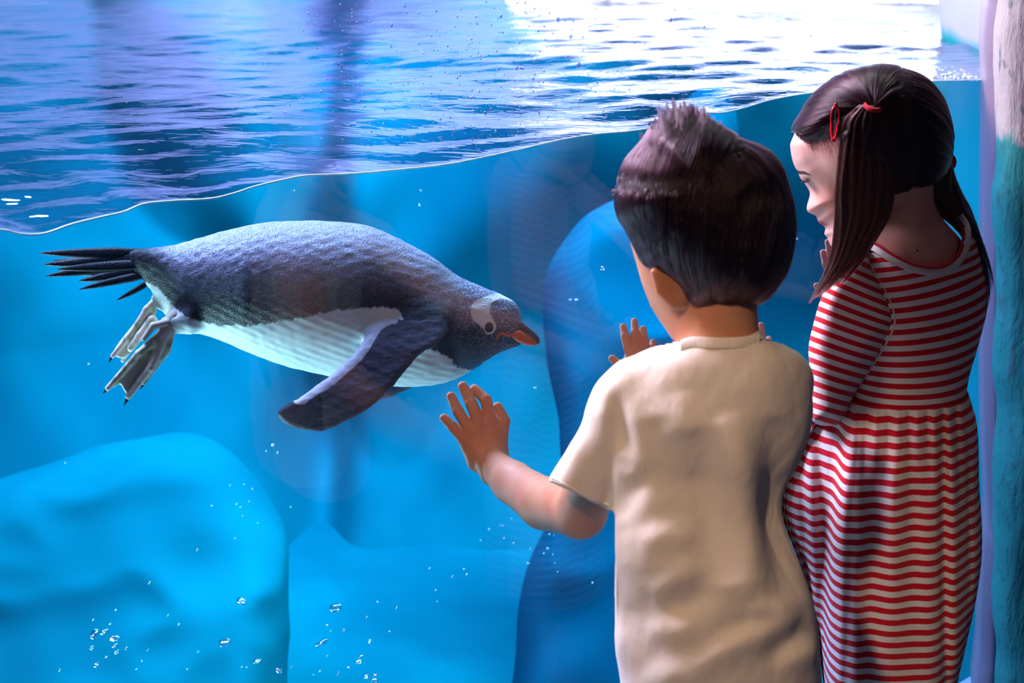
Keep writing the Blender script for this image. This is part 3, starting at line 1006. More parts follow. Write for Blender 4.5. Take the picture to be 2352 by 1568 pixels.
def eye_on(fn, S, x, y, rx, ry, parent, matw, matd, name='eye'):
    zf = float(front_z(fn, [x], [y], -250, 250)[0])
    out = []
    for (ax, ay, dz, mm, nn) in ((rx + 3.2, ry + 3.2, 2.0, matw, 'eye_ring'), (rx, ry, 0.0, matd, name)):
        f = ell((x, y, zf + dz + 3.0), (ax, ay, 6.5 if dz else 10.0))
        v, q = polymesh(f, (x - ax - 6, x + ax + 6, y - ay - 6, y + ay + 6, zf - 14, zf + 18), 1.5)
        out.append(mesh_obj(nn, S(v), q, mm, parent))
    return out


M_RING = m_plain('eye_ring_white', (0.85, 0.87, 0.84), 0.6)
eye_on(pen_fn, PS, 1122.5, 751.5, 11.5, 13.0, pen, M_RING, M_EYE)

# tail feathers: separate tapering blades
tails = [((330, 578, 4), (90, 581, -10), 9), ((345, 588, -4), (98, 607, 4), 10), ((330, 584, 10), (140, 577, 18), 9), ((345, 598, 2), (105, 634, -16), 10), ((350, 606, -10), (130, 618, -20), 9),
         ((350, 612, 6), (180, 645, 10), 9), ((352, 628, -6), (180, 665, -8), 7), ((354, 640, 4), (268, 689, 6), 5), ((340, 592, 14), (120, 598, 30), 8), ((348, 620, 12), (160, 628, 30), 8)]
for a, b, w in tails:
    a = np.array(a, float); b = np.array(b, float)
    n = 16
    s = np.linspace(0, 1, n)[:, None]
    mid = (a + b) / 2 + np.array([0, rng.uniform(-3, 5), 0])
    pth = (1 - s) ** 2 * a + 2 * s * (1 - s) * mid + s ** 2 * b
    wd = w * np.minimum(1, 0.55 + s[:, 0] * 1.6) * (1 - s[:, 0] ** 3.0) ** 0.8 + 0.3
    dirv = (b - a) / np.linalg.norm(b - a)
    wd = wd * 1.4
    perp = np.array([-dirv[1], dirv[0], 0.25]); perp /= np.linalg.norm(perp)
    vv = []
    for k in range(n):
        for o, t in ((-1, 0), (-0.5, -1.2), (0, -2.0), (0.5, -1.2), (1, 0), (0.5, 0.8), (0, 1.2), (-0.5, 0.8)):
            vv.append(pth[k] + perp * o * wd[k] + np.array([0, 0, t * min(1, wd[k] / 4)]))
    qq = [(i * 8 + k, i * 8 + (k + 1) % 8, (i + 1) * 8 + (k + 1) % 8, (i + 1) * 8 + k) for i in range(n - 1) for k in range(8)]
    mesh_obj('tail_feather', PS(np.array(vv)), np.array(qq), M_TAIL, pen)


# feet
def foot(leg_c, toes, webs, z0, name='foot'):
    fs = [cone(*c) for c in leg_c]
    for (a, m, b, ra, rb) in toes:
        fs += [cone(a, m, ra, (ra + rb) / 2), cone(m, b, (ra + rb) / 2, rb)]
    f1 = U(4, *fs)
    f2 = [inflate(poly_field(w, 2.0, 1, margin=30), 5, 3.5, z0) for w in webs]
    def fn(X, Y, Z):
        d = f1(X, Y, Z)
        for g in f2: d = smin(d, g(X, Y, Z), 4)
        return d
    return fn


def add_foot(fn, box_, claws):
    v, q = polymesh(fn, box_, 2.0)
    v = relax(v, q, 1)
    ft = mesh_obj('foot', PS(v), q, M_FOOT, pen)
    for a, b, r in claws:
        f = U(1, cone(a, b, r, 1.0))
        x0, y0 = min(a[0], b[0]) - 8, min(a[1], b[1]) - 8
        x1, y1 = max(a[0], b[0]) + 8, max(a[1], b[1]) + 8
        v, q = polymesh(f, (x0, x1, y0, y1, min(a[2], b[2]) - 8, max(a[2], b[2]) + 8), 1.5)
        mesh_obj('claw', PS(v), q, M_CLAW, ft)


near = foot([((400, 728, -42), (383, 760, -46), 19, 17), ((383, 760, -46), (362, 790, -48), 17, 14)],
            [((374, 765, -52), (318, 812, -58), (247, 892, -52), 11, 6.5), ((370, 790, -50), (345, 845, -60), (294, 912, -54), 12, 7), ((392, 765, -46), (385, 805, -44), (330, 880, -44), 9, 5),
             ((378, 742, -56), (352, 748, -60), (330, 778, -60), 10, 6)],
            [[(372, 765), (330, 800), (270, 865), (262, 890), (275, 882), (290, 903), (308, 900), (345, 855), (390, 800), (398, 770)]], -50)
add_foot(near, (232, 430, 705, 930, -85, -15), [((246, 893, -52), (236, 904, -52), 4.5), ((293, 914, -54), (285, 931, -54), 5.5), ((331, 880, -44), (322, 894, -44), 3.5)])
far = foot([((372, 680, 20), (338, 712, 18), 13, 10), ((338, 712, 18), (318, 745, 14), 10, 9)],
           [((322, 740, 14), (290, 780, 8), (258, 818, 8), 8, 5.5), ((318, 748, 18), (300, 800, 22), (282, 828, 22), 7, 5), ((350, 735, 6), (322, 770, 0), (300, 800, -4), 12, 8)],
           [[(345, 705), (315, 735), (270, 790), (262, 815), (285, 822), (310, 800), (345, 745), (360, 712)]], 14)
add_foot(far, (240, 405, 655, 850, -30, 50), [((257, 819, 8), (250, 833, 8), 4.0)])


# ------------------------------------------------------------------ helpers for the children
def join_meshes(parts):
    """[(verts_world, quads)] -> one vertex array and one quad array"""
    V, Q, n = [], [], 0
    for v, q in parts:
        V.append(v); Q.append(q + n); n += len(v)
    return np.concatenate(V), np.concatenate(Q)


def level(Y0, u, py, z):
    """picture row of a point at the height seen at row py for z = 0, moved z units back"""
    yh = CY - F * math.tan(TH)
    return yh + (py - yh) * Y0 / (Y0 + z / u)


def hair_curves(name, P, mat, parent, r_root=0.00016, r_tip=0.00004):
    """P (N, K, 3) world points of N strands -> a curves object"""
    N, K, _ = P.shape
    P = P - parent_off(parent)
    hc = bpy.data.hair_curves.new(name)
    hc.add_curves([K] * N)
    pos = np.ascontiguousarray(P.reshape(-1, 3), dtype=f32)
    hc.position_data.foreach_set('vector', pos.ravel())
    rad = np.tile(np.linspace(r_root, r_tip, K), N).astype(f32)
    a = hc.attributes.get('radius') or hc.attributes.new('radius', 'FLOAT', 'POINT')
    a.data.foreach_set('value', rad)
    hc.materials.append(mat)
    o = bpy.data.objects.new(name, hc)
    COL.objects.link(o)
    o.parent = parent
    tag(o, kind='stuff')
    return o


def grow(fn, roots, dirf, lengths, K=9, lift=(1.5, 5.0), clump=0.0, cseed=3):
    """strands laid along the surface fn=0: roots (N,3), dirf(p, s) -> direction, all in modelling units"""
    p = roots.copy()
    out = [p.copy()]
    step = (lengths / (K - 1))[:, None]
    cv = sin_noise(roots, 0.16, cseed, 3) * clump          # locks of hair stand proud of one another
    for k in range(1, K):
        d = dirf(p, k / (K - 1))
        e = 3.0
        x, y, z = p.T
        f0 = fn(x, y, z)
        g = np.stack([fn(x + e, y, z) - fn(x - e, y, z), fn(x, y + e, z) - fn(x, y - e, z), fn(x, y, z + e) - fn(x, y, z - e)], 1)
        g /= np.linalg.norm(g, axis=1)[:, None] + 1e-9
        d = d - (d * g).sum(1)[:, None] * g * 0.9
        d /= np.linalg.norm(d, axis=1)[:, None] + 1e-9
        p = p + d * step
        x, y, z = p.T
        f1 = fn(x, y, z)
        want = lift[0] + (lift[1] - lift[0]) * (k / (K - 1)) + np.clip(cv + clump * 0.4, -0.5, 9)
        p = p - g * np.clip(f1 - want, -12, 12)[:, None] * 0.8
        out.append(p.copy())
    return np.stack(out, 1)


def finger(base, mid, tip, r0, r1, sz=1.2):
    return [cone(base, mid, r0, (r0 + r1) / 2 + 0.4, sz), cone(mid, tip, (r0 + r1) / 2, r1, sz)]


def fold_field(folds, x, y):
    out = np.zeros_like(x)
    for pts, w, amp in folds:
        p = catmull(pts, 6, closed=False)
        d2 = np.full(x.shape, 1e9); tt = np.zeros_like(x)
        n = len(p) - 1
        for i in range(n):
            ax, ay = p[i]; ex, ey = p[i + 1] - p[i]
            t = np.clip(((x - ax) * ex + (y - ay) * ey) / (ex * ex + ey * ey + 1e-9), 0, 1)
            d = (x - ax - t * ex) ** 2 + (y - ay - t * ey) ** 2
            m = d < d2
            d2 = np.where(m, d, d2); tt = np.where(m, (i + t) / n, tt)
        tap = np.sin(np.pi * np.clip(tt, 0.0, 1.0)) ** 0.8
        out += amp * tap * np.exp(-d2 / ((w * 1.85) ** 2 * (0.35 + 0.65 * tap)))
    return out


# ------------------------------------------------------------------ the boy
BY, BU = 1.42, 2250.0
BS = Space(BY, BU)
boy = empty('person', tuple(W(1620, 2900, BY) * [1, 1, 0] + [0, 0, FLOOR_Z]))
tag(boy, 'small boy in a cream t-shirt with short spiky hair, both hands on the window', 'person')

b_face = poly_field([(1436, 490), (1441, 530), (1450, 565), (1463, 610), (1476, 655), (1498, 708), (1528, 755), (1560, 790), (1620, 775), (1680, 690), (1700, 560), (1640, 440), (1520, 420), (1450, 445)], 3, 4)
b_skin_head = U(22, ell((1632, 492, 8), (176, 190, 176)), inflate(b_face, 85, 92, 52))
b_feat = U(8, ell((1492, 640, 150), (16, 20, 26), yaw=-40), cone((1500, 600, 135), (1488, 640, 160), 9, 13), ell((1512, 700, 128), (26, 9, 14), yaw=-40))
b_ear_pf = poly_field([(1495, 624), (1504, 614), (1528, 616), (1556, 632), (1578, 655), (1586, 685), (1572, 708), (1552, 712), (1538, 704), (1524, 684), (1507, 655)], 2, 2)
ez = float(front_z(b_skin_head, [1580], [665], -250, 100)[0])
b_ear = inflate(b_ear_pf, 16, 11, lambda X, Y: (ez + 8 - (1585 - X) * 0.42).astype(f32))
b_helix = cone((1502, 624, ez - 28), (1513, 668, ez - 24), 7, 7)
b_helix2 = cone((1513, 668, ez - 24), (1545, 700, ez - 10), 7, 10)
b_neck = loft([(600, 1585, 1742, 10, 70), (690, 1583, 1740, 4, 66), (740, 1572, 1742, 0, 64), (790, 1556, 1754, 0, 70), (840, 1520, 1800, 0, 80), (880, 1500, 1820, 0, 80)])
SH = [(700, 1600, 1735, 0, 60), (768, 1580, 1750, 0, 74), (790, 1527, 1797, 0, 86), (815, 1472, 1838, 0, 98), (850, 1430, 1860, 0, 110), (900, 1408, 1866, 0, 120), (980, 1402, 1864, 0, 126), (1060, 1400, 1836, 0, 126),
      (1120, 1400, 1803, 0, 122), (1180, 1396, 1794, 0, 122), (1240, 1391, 1814, 0, 124), (1310, 1393, 1842, 0, 128), (1400, 1408, 1872, 0, 134), (1480, 1411, 1882, 0, 138), (1568, 1425, 1886, 0, 138), (1700, 1432, 1880, 0, 134)]
sh_torso = loft(SH)
sl_pf = poly_field([(1520, 800), (1450, 818), (1415, 834), (1372, 878), (1348, 930), (1331, 985), (1292, 1048), (1262, 1102), (1240, 1165), (1300, 1215), (1385, 1240), (1418, 1150), (1448, 1070), (1490, 1000), (1530, 900)], 3, 3)
sh_sleeve = inflate(sl_pf, 60, 72, lambda X, Y: np.interp(Y, [800, 950, 1200], [0, 12, 70]).astype(f32))
sh_right = U(10, cone((1815, 872, 15), (1806, 900, 190), 50, 50))
shirt_solid = lambda X, Y, Z: smin(smin(sh_torso(X, Y, Z), sh_sleeve(X, Y, Z), 16), sh_right(X, Y, Z), 20)


def side_of(p, q):
    """signed distance to the line p-q in the picture plane, positive on its left when going p -> q with y down"""
    ex, ey = q[0] - p[0], q[1] - p[1]
    L = math.hypot(ex, ey)
    return lambda X, Y: ((X - p[0]) * ey - (Y - p[1]) * ex) / L


sleeve_cut = side_of((1262, 1104), (1408, 1176))       # negative below the sleeve hem
neck_curve = catmull([(1500, 800), (1560, 786), (1590, 775), (1640, 776), (1700, 775), (1745, 768), (1790, 764)], 6, closed=False)


def shirt_fn(X, Y, Z):
    s = shirt_solid(X, Y, Z)
    d = np.maximum(s, -(s + 9))
    yc = level(BY, BU, np.interp(X, neck_curve[:, 0], neck_curve[:, 1]), (Z + 70) * 0.6)
    nk = np.where((X > 1540) & (X < 1800), yc - Y, -50)
    d = np.maximum(d, nk)
    d = np.maximum(d, Y - 1650)
    near_sleeve = (X < 1425) & (Y > 1050)
    d = np.maximum(d, np.where(near_sleeve & (X < 1412), -sleeve_cut(X, Y), -50))
    d = np.maximum(d, np.where(X > 1740, Z - 180, -50))
    return d.astype(f32)


v, q = polymesh(shirt_fn, (1225, 1890, 745, 1660, -165, 250), 4.5)
v = relax(v, q, 3)
N = normals(v, q)
x, y, z = v.T
FOLDS = [
    ([(1425, 862), (1448, 930), (1466, 1010), (1482, 1085)], 13, 9), ([(1405, 900), (1428, 980), (1440, 1040)], 12, -7), ([(1385, 900), (1398, 980), (1408, 1060), (1412, 1130)], 13, 7),
    ([(1350, 960), (1345, 1030), (1330, 1100)], 14, -3), ([(1440, 1045), (1452, 1072), (1440, 1100)], 12, 5), ([(1432, 1075), (1442, 1060)], 9, -5), ([(1470, 1100), (1440, 1150), (1420, 1190)], 14, -8),
    ([(1500, 960), (1530, 1080), (1545, 1200)], 34, -13), ([(1560, 900), (1570, 1000), (1585, 1100)], 26, 10), ([(1460, 1120), (1500, 1200), (1510, 1320)], 30, 9), ([(1590, 985), (1605, 1060), (1632, 1160), (1660, 1260), (1670, 1340)], 40, -26), ([(1665, 950), (1690, 1030), (1712, 1110), (1722, 1200), (1730, 1300), (1728, 1380)], 34, 27),
    ([(1790, 960), (1778, 1060), (1776, 1150), (1785, 1230), (1800, 1310), (1812, 1380)], 34, -30), ([(1450, 1210), (1530, 1195), (1600, 1215)], 18, -6), ([(1470, 1240), (1540, 1230), (1600, 1235)], 16, 6),
    ([(1495, 1368), (1550, 1338), (1612, 1300)], 20, 11), ([(1520, 1395), (1580, 1372), (1650, 1345)], 22, -11), ([(1590, 1536), (1640, 1500), (1690, 1472), (1760, 1452), (1835, 1436)], 20, 14),
    ([(1590, 1508), (1650, 1465), (1720, 1432), (1790, 1418)], 16, -12), ([(1720, 1392), (1780, 1405), (1835, 1428)], 16, 11), ([(1770, 1530), (1790, 1490), (1830, 1462), (1870, 1448)], 15, -12),
    ([(1800, 1535), (1850, 1500), (1885, 1485)], 17, 11), ([(1480, 1440), (1540, 1450), (1600, 1440)], 16, 7), ([(1420, 1300), (1450, 1400), (1490, 1500), (1500, 1600)], 30, -8), ([(1480, 1560), (1560, 1550), (1640, 1560)], 18, 8),
    ([(1440, 1220), (1470, 1300), (1440, 1400)], 22, 6), ([(1640, 840), (1600, 900), (1560, 960)], 30, -4), ([(1700, 850), (1760, 900), (1790, 960)], 36, 5),
]
foldF = Field2(lambda a, b: fold_field(FOLDS, a.ravel().astype(float), b.ravel().astype(float)).reshape(a.shape), 1200, 1920, 740, 1680, 5.0, 9)
ff_ = foldF(x, y)
fw = np.clip(np.abs(N[:, 2]) * 1.6, 0, 1) * np.clip((20 - z) / 40, 0, 1)
N = np.where((N[:, 2] > 0)[:, None], -N, N) * (z < 30)[:, None] + N * (z >= 30)[:, None]
v = v + N * (ff_ * fw * 1.45 + 2.0 * sin_noise(v * [1, 0.6, 1], 0.022, 61, 2) + 0.7 * sin_noise(v, 0.07, 62, 2))[:, None]
shirt = mesh_obj('shirt', BS(v), q, M_SHIRT, boy)


def surf_line(fn, pts, S, r, name, mat, parent, off=0.0, seg=6, z0=-300, z1=200, add=None, n=8):
    p = catmull(pts, n, closed=False)
    zf = front_z(fn, p[:, 0], p[:, 1], z0, z1).astype(float) - off
    k = np.ones(7) / 7
    zf = np.convolve(np.pad(zf, 3, mode='edge'), k, 'valid')
    if add is not None: zf = zf - add(p[:, 0], p[:, 1])
    v, q = tube(S(np.column_stack([p, zf])), r, seg)
    return mesh_obj(name, v, q, mat, parent)


foldadd = lambda a, b: foldF(a, b) * 1.3
# ribbed collar band and its seam
cb = [(1563, 786), (1590, 778), (1640, 779), (1700, 778), (1745, 771)]
zc_ = front_z(shirt_solid, np.array([c[0] for c in cb]), np.array([c[1] + 14 for c in cb]), -300, 200)
cp = catmull([(a, b + 9, zz_ - 3) for (a, b), zz_ in zip(cb, zc_)], 10, closed=False)
vv = []
for k, pnt in enumerate(cp):
    rib = 0.5 * math.sin(k * 2.2)
    for a in np.linspace(0, 2 * np.pi, 12, endpoint=False):
        vv.append((pnt[0], pnt[1] + 14 * math.sin(a), pnt[2] + 3.4 * math.cos(a) - 0.32 * 14 * math.sin(a) + rib))
qq = np.array([(i * 12 + k, i * 12 + (k + 1) % 12, (i + 1) * 12 + (k + 1) % 12, (i + 1) * 12 + k) for i in range(len(cp) - 1) for k in range(12)])
mesh_obj('collar', BS(np.array(vv)), qq, M_SHIRT, shirt)
surf_line(shirt_solid, [(1478, 812), (1440, 845), (1432, 900), (1452, 970), (1475, 1040), (1478, 1085)], BS, 0.0008, 'shoulder_seam', M_SHIRT, shirt, -0.6, add=foldadd)
# sleeve hem: a turned-up band
surf_line(shirt_solid, [(1266, 1094), (1300, 1112), (1340, 1134), (1380, 1152), (1405, 1163)], BS, 0.0014, 'sleeve_hem', M_SHIRT, shirt, -0.5)

# body: head, neck, torso core, arms, hands, legs - one mesh
core = lambda X, Y, Z: np.maximum(loft([(r[0] + (60 if r[0] > 790 else 0), r[1] + 42, r[2] - 42, 10, r[4] - 52) for r in SH])(X, Y, Z), 800 - Y)
b_up = lambda X, Y, Z: smin(smin(smin(smin(b_skin_head(X, Y, Z), b_neck(X, Y, Z), 24), smin(b_ear(X, Y, Z), smin(b_helix(X, Y, Z), b_helix2(X, Y, Z), 5), 6), 7), b_feat(X, Y, Z), 10), core(X, Y, Z), 20)
parts = []
v, q = polymesh(b_up, (1400, 1870, 290, 1620, -200, 215), 5.0)
v = relax(v, q, 2)
parts.append((BS(v), q))
# left arm
zg = lambda x_, y_, S: (float(glassY(x_, y_, 0.0)) - S.Y0 - S.slope * (x_ - S.xref)) * S.u
AS = Space(1.70, 2250.0, -0.0001, 1130)
ZS = lambda Y, x_: float(AS.z(Y, x_))
wz, ezl, sz_ = ZS(float(glassY(1128, 1062)) - 0.034, 1128), ZS(1.53, 1330), ZS(1.43, 1420)
arm = U(14, cone((1128, 1064, wz), (1178, 1108, wz - 90), 36, 48), cone((1178, 1108, wz - 90), (1250, 1156, wz - 210), 48, 59), cone((1250, 1156, wz - 210), (1332, 1176, ezl), 59, 60),
        cone((1332, 1176, ezl), (1372, 1080, (ezl + sz_) / 2 - 20), 61, 58), cone((1372, 1080, (ezl + sz_) / 2 - 20), (1420, 930, sz_), 58, 62))
v, q = polymesh(arm, (1070, 1500, 850, 1250, sz_ - 90, wz + 70), 4.5)
v = relax(v, q, 2)
parts.append((AS(v), q))
# left hand, laid against the window
HS = Space(float(glassY(1100, 960)), 2250.0, float(glassY(1160, 960) - glassY(1040, 960)) / 120, 1100)
G = lambda x_, y_, o: (x_, y_, zg(x_, y_, HS) - o)
hand = []
hand += finger(G(1062, 1004, 28), G(1040, 980, 24), G(1020, 960, 13), 14, 10.6)
hand += finger(G(1076, 982, 34), G(1052, 944, 30), G(1036, 910, 13), 14.2, 11)
hand += finger(G(1102, 972, 38), G(1082, 926, 34), G(1063, 887, 13), 15.5, 11.8)
hand += finger(G(1128, 968, 38), G(1116, 918, 36), G(1090, 893, 14), 15, 11.2)
hand += finger(G(1148, 1010, 30), G(1158, 966, 22), G(1143, 934, 12), 16.5, 11.5)
palm = U(12, ell(G(1108, 1010, 30), (52, 56, 24), roll=-20), cone(G(1078, 1000, 30), G(1098, 1058, 34), 21, 26), cone(G(1138, 990, 32), G(1140, 1042, 34), 24, 27), ell(G(1120, 1045, 36), (46, 34, 32), roll=-20), cone(G(1118, 1040, 40), G(1140, 1078, 70), 38, 42))
fing = U(3, *hand)
hfn = lambda X, Y, Z: smin(fing(X, Y, Z), palm(X, Y, Z), 9)
v, q = polymesh(hfn, (1000, 1190, 864, 1120, -140, 25), 2.3)
v = relax(v, q, 1)
parts.append((HS(v), q))


def small_hand(S, fingers, palm_prims, box_, arm_prims=None):
    f = U(3, *fingers)
    p = U(12, *palm_prims)
    fn = lambda X, Y, Z: smin(f(X, Y, Z), p(X, Y, Z), 8)
    v, q = polymesh(fn, box_, 2.4)
    return S(relax(v, q, 1)), q


HR = Space(float(glassY(1455, 780)), 1750.0, float(glassY(1500, 780) - glassY(1400, 780)) / 100, 1455)
G = lambda x_, y_, o: (x_, y_, zg(x_, y_, HR) - o)
parts.append(small_hand(HR, finger(G(1443, 800, 24), G(1436, 772, 22), G(1431, 750, 10), 11.5, 8.5, 1) + finger(G(1462, 795, 26), G(1459, 764, 24), G(1457, 738, 10), 11.5, 8.5, 1)
                        + finger(G(1482, 800, 26), G(1480, 778, 24), G(1477, 755, 10), 10.5, 8, 1) + finger(G(1498, 815, 22), G(1500, 798, 18), G(1499, 786, 10), 9.5, 7.5, 1)
                        + finger(G(1440, 858, 22), G(1422, 838, 18), G(1406, 823, 10), 13, 9, 1),
                        [ell(G(1465, 840, 24), (36, 46, 20)), ell(G(1466, 880, 28), (28, 30, 24))], (1390, 1520, 722, 925, -80, 20)))
# right arm reaching forward to the window, in front of the boy's chest
ra = U(14, cone((1812, 880, 20), (1745, 990, 430), 56, 44), cone((1745, 990, 430), (1600, 930, 700), 44, 38), cone((1600, 930, 700), (1468, 880, 985), 38, 27))
v, q = polymesh(ra, (1420, 1880, 810, 1060, -60, 1040), 9.0)
parts.append((BS(relax(v, q, 2)), q))
# legs
lg = U(12, cone((1560, 1700, 0), (1555, 2250, 20), 82, 60), cone((1555, 2250, 20), (1550, 2830, 30), 55, 38), cone((1740, 1700, 0), (1745, 2250, 10), 82, 60), cone((1745, 2250, 10), (1750, 2830, 20), 55, 38))
v, q = polymesh(lg, (1440, 1870, 1600, 2880, -110, 130), 12.0)
parts.append((BS(v), q))
V, Q = join_meshes(parts)
body = mesh_obj('body', V, Q, M_SKIN, boy, attrs=dict(mole=np.zeros(len(V)), lips=np.zeros(len(V)), brow=np.zeros(len(V))))
for ex_, ey_, ez_ in ((1470, 565, 128), (1545, 560, 172)):
    f = ell((ex_, ey_, ez_ - 6), (13, 9, 10)); v, q = polymesh(f, (ex_ - 20, ex_ + 20, ey_ - 16, ey_ + 16, ez_ - 24, ez_ + 12), 2.5)
    mesh_obj('eye', BS(v), q, M_EYE, body)
# trousers and shoes
tr_ = U(16, ell((1655, 1670, 0), (225, 130, 132)), cone((1562, 1720, 0), (1556, 2250, 20), 102, 82), cone((1556, 2250, 20), (1550, 2780, 30), 82, 66), cone((1742, 1720, 0), (1746, 2250, 10), 102, 82), cone((1746, 2250, 10), (1752, 2780, 20), 82, 66))
v, q = polymesh(lambda X, Y, Z: np.maximum(tr_(X, Y, Z), Y - 2790), (1410, 1900, 1545, 2810, -160, 170), 11.0)
mesh_obj('trousers', BS(relax(v, q, 2)), q, M_NAVY, boy)
for cx in (1545, 1752):
    f = U(10, ell((cx, 2868, 70), (52, 42, 120), yaw=20), ell((cx + 5, 2850, 0), (50, 60, 62)))
    v, q = polymesh(lambda X, Y, Z: np.maximum(f(X, Y, Z), Y - level(BY, BU, 2915, Z)), (cx - 110, cx + 110, 2780, 2960, -90, 220), 9.0)
    mesh_obj('shoe', BS(relax(v, q, 1)), q, M_SHOE, boy)

# hair: a dark base that follows the skull inside the hair outline, with strands on it
HB = poly_field([(1413, 458), (1418, 420), (1438, 374), (1475, 330), (1500, 297), (1532, 279), (1582, 272), (1628, 279), (1662, 298), (1712, 327), (1764, 352), (1792, 386), (1806, 430), (1820, 482), (1821, 540),
                 (1808, 610), (1782, 655), (1748, 690), (1690, 698), (1640, 697), (1592, 692), (1572, 655), (1540, 622), (1504, 612), (1480, 600), (1460, 560), (1440, 522), (1420, 492)], 3, 2)
cap0 = inflate(HB, 150, 178, 4)


def bhair(X, Y, Z):
    d = smin(b_skin_head(X, Y, Z) - 9, cap0(X, Y, Z), 14)
    d = np.maximum(d, HB(X, Y))
    face = ((X - 1632) * -0.64 + (Z - 8) * 0.77) - 118
    return np.maximum(d, np.where(Y > 430, np.minimum(face, (Y - 430) * 1.0), -60)).astype(f32)


v, q = polymesh(bhair, (1400, 1840, 255, 712, -205, 215), 4.0)
v = relax(v, q, 2)
hair = mesh_obj('hair', BS(v), q, M_HAIRCAP, boy)
rs = np.random.default_rng(5)
idx = rs.integers(0, len(v), 30000)
roots = v[idx] + rs.normal(0, 2.0, (30000, 3))
roots = roots[(HB(roots[:, 0], roots[:, 1]) < 6)]
part_line = catmull([(1405, 425), (1450, 425), (1500, 428), (1560, 425), (1600, 405), (1640, 380), (1680, 350), (1740, 335)], 6, closed=False)
front = roots[:, 2] < 60
py_part = np.interp(roots[:, 0], part_line[:, 0], part_line[:, 1])
# thin the hair right on the parting so the scalp shows
keep = ~((np.abs(roots[:, 1] - py_part) < 7) & (roots[:, 0] < 1600) & front & (rs.random(len(roots)) < 0.3))
roots = roots[keep]
py_part = np.interp(roots[:, 0], part_line[:, 0], part_line[:, 1])
above = (roots[:, 1] < py_part) & (roots[:, 0] < 1690)


def d_boy(p, s):
    up = np.stack([0.38 + 0.10 * np.sin(p[:, 0] * 0.05), -np.ones(len(p)), np.zeros(len(p))], 1)
    up[:, 2] = np.where(p[:, 2] < 0, 0.25, -0.25)
    ang = (p[:, 0] - 1610) / 200
    dn = np.stack([-0.10 - 0.22 * ang + 0.1 * np.sin(p[:, 1] * 0.03 + p[:, 0] * 0.1), np.ones(len(p)), np.zeros(len(p))], 1)
    dn[:, 0] += np.where(p[:, 1] < 470, 0.55 * np.sign(p[:, 0] - 1640) * np.clip((470 - p[:, 1]) / 100, 0, 1), 0)
    return np.where(above[:, None], up, dn)


P = grow(bhair, roots, d_boy, np.where(above, rs.uniform(40, 95, len(roots)), rs.uniform(35, 80, len(roots))), 8, (0.8, 4.0), 5.0)
# keep strand ends above the nape and off the ear
lim = HB(P[:, -1, 0], P[:, -1, 1]) < 9
P = P[lim]
hair_curves('hair_strands', BS(P), M_HAIR, hair, 0.00022, 0.00006)
# spiky tufts on top
tips = [(1503, 287), (1512, 262), (1524, 270), (1531, 256), (1545, 247), (1552, 262), (1571, 250), (1580, 262), (1592, 257), (1602, 268), (1617, 261), (1628, 276), (1494, 300), (1536, 268), (1562, 256), (1585, 254), (1610, 266), (1640, 288), (1470, 325), (1486, 312), (1655, 300), (1560, 268), (1600, 262)]
L = []
for (tx, ty) in tips:
    n = 150
    ty = ty - 17
    b0 = np.array([tx * 0.75 + 1600 * 0.25 - 8, ty + 75, -40 + rs.uniform(-50, 60)])
    r0 = b0 + rs.normal(0, 1, (n, 3)) * [9, 14, 20]
    tip = np.array([tx, ty, b0[2] * 0.5 + 10]) + rs.normal(0, 1, (n, 3)) * [1.6, 4.0, 3.0]
    short = rs.uniform(0.78, 1.02, n)[:, None]
    midp = (r0 + tip) / 2 + np.array([6, -4, -6]) + rs.normal(0, 2, (n, 3))
    t = np.linspace(0, 1, 8)[None, :, None]
    t = t * short[:, None, :]
    L.append((1 - t) ** 2 * r0[:, None, :] + 2 * t * (1 - t) * midp[:, None, :] + t ** 2 * tip[:, None, :])
hair_curves('hair_spikes', BS(np.concatenate(L)), M_HAIR, hair, 0.00024, 0.00006)


# ------------------------------------------------------------------ the girl
GY, GU = 1.72, 1900.0
GS = Space(GY, GU)
girl = empty('person', tuple(W(2080, 2560, GY) * [1, 1, 0] + [0, 0, FLOOR_Z]))
tag(girl, 'little girl in a red and white striped dress with dark pigtails, chin near the window', 'person')

g_face_pf = poly_field([(1818, 322), (1816, 345), (1822, 374), (1832, 394), (1838, 408), (1850, 424), (1860, 442), (1857, 460), (1853, 474), (1855, 486), (1866, 492), (1875, 497), (1879, 510), (1888, 516), (1896, 525), (1893, 537), (1900, 545),
                         (1906, 560), (1920, 580), (1955, 585), (2010, 530), (2050, 470), (2060, 350), (2010, 220), (1920, 225), (1850, 270)], 2, 0, margin=50)
g_face = inflate(g_face_pf, 66, 88, 34)
g_skull = ell((2012, 322, 6), (158, 152, 142))
g_head = lambda X, Y, Z: smin(g_face(X, Y, Z), g_skull(X, Y, Z), 18)
g_neck = loft([(380, 2030, 2148, 10, 48), (430, 2030, 2146, 4, 48), (470, 2022, 2148, 0, 50), (505, 2002, 2168, -2, 56), (540, 1978, 2200, -4, 66), (575, 1962, 2226, -4, 72), (620, 1948, 2246, -2, 78), (680, 1946, 2256, 0, 82), (760, 1955, 2246, 0, 82), (850, 1965, 2218, 0, 76), (930, 1965, 2215, 0, 76)])
BD = [(440, 2075, 2150, 0, 24), (495, 2042, 2204, -2, 54), (520, 2000, 2226, -4, 68), (560, 1966, 2248, -4, 80), (610, 1948, 2263, -2, 86), (660, 1945, 2272, 0, 89), (720, 1952, 2266, 0, 88), (800, 1958, 2246, 0, 85), (860, 1960, 2228, 0, 81), (905, 1956, 2220, 0, 80), (950, 1950, 2224, 0, 86)]
g_bod = loft(BD)
neckline = catmull([(1960, 545), (1985, 556), (2010, 567), (2040, 586), (2070, 602), (2100, 613), (2135, 619), (2165, 616), (2190, 603), (2208, 582), (2217, 552), (2215, 522), (2200, 490)], 6, closed=False)
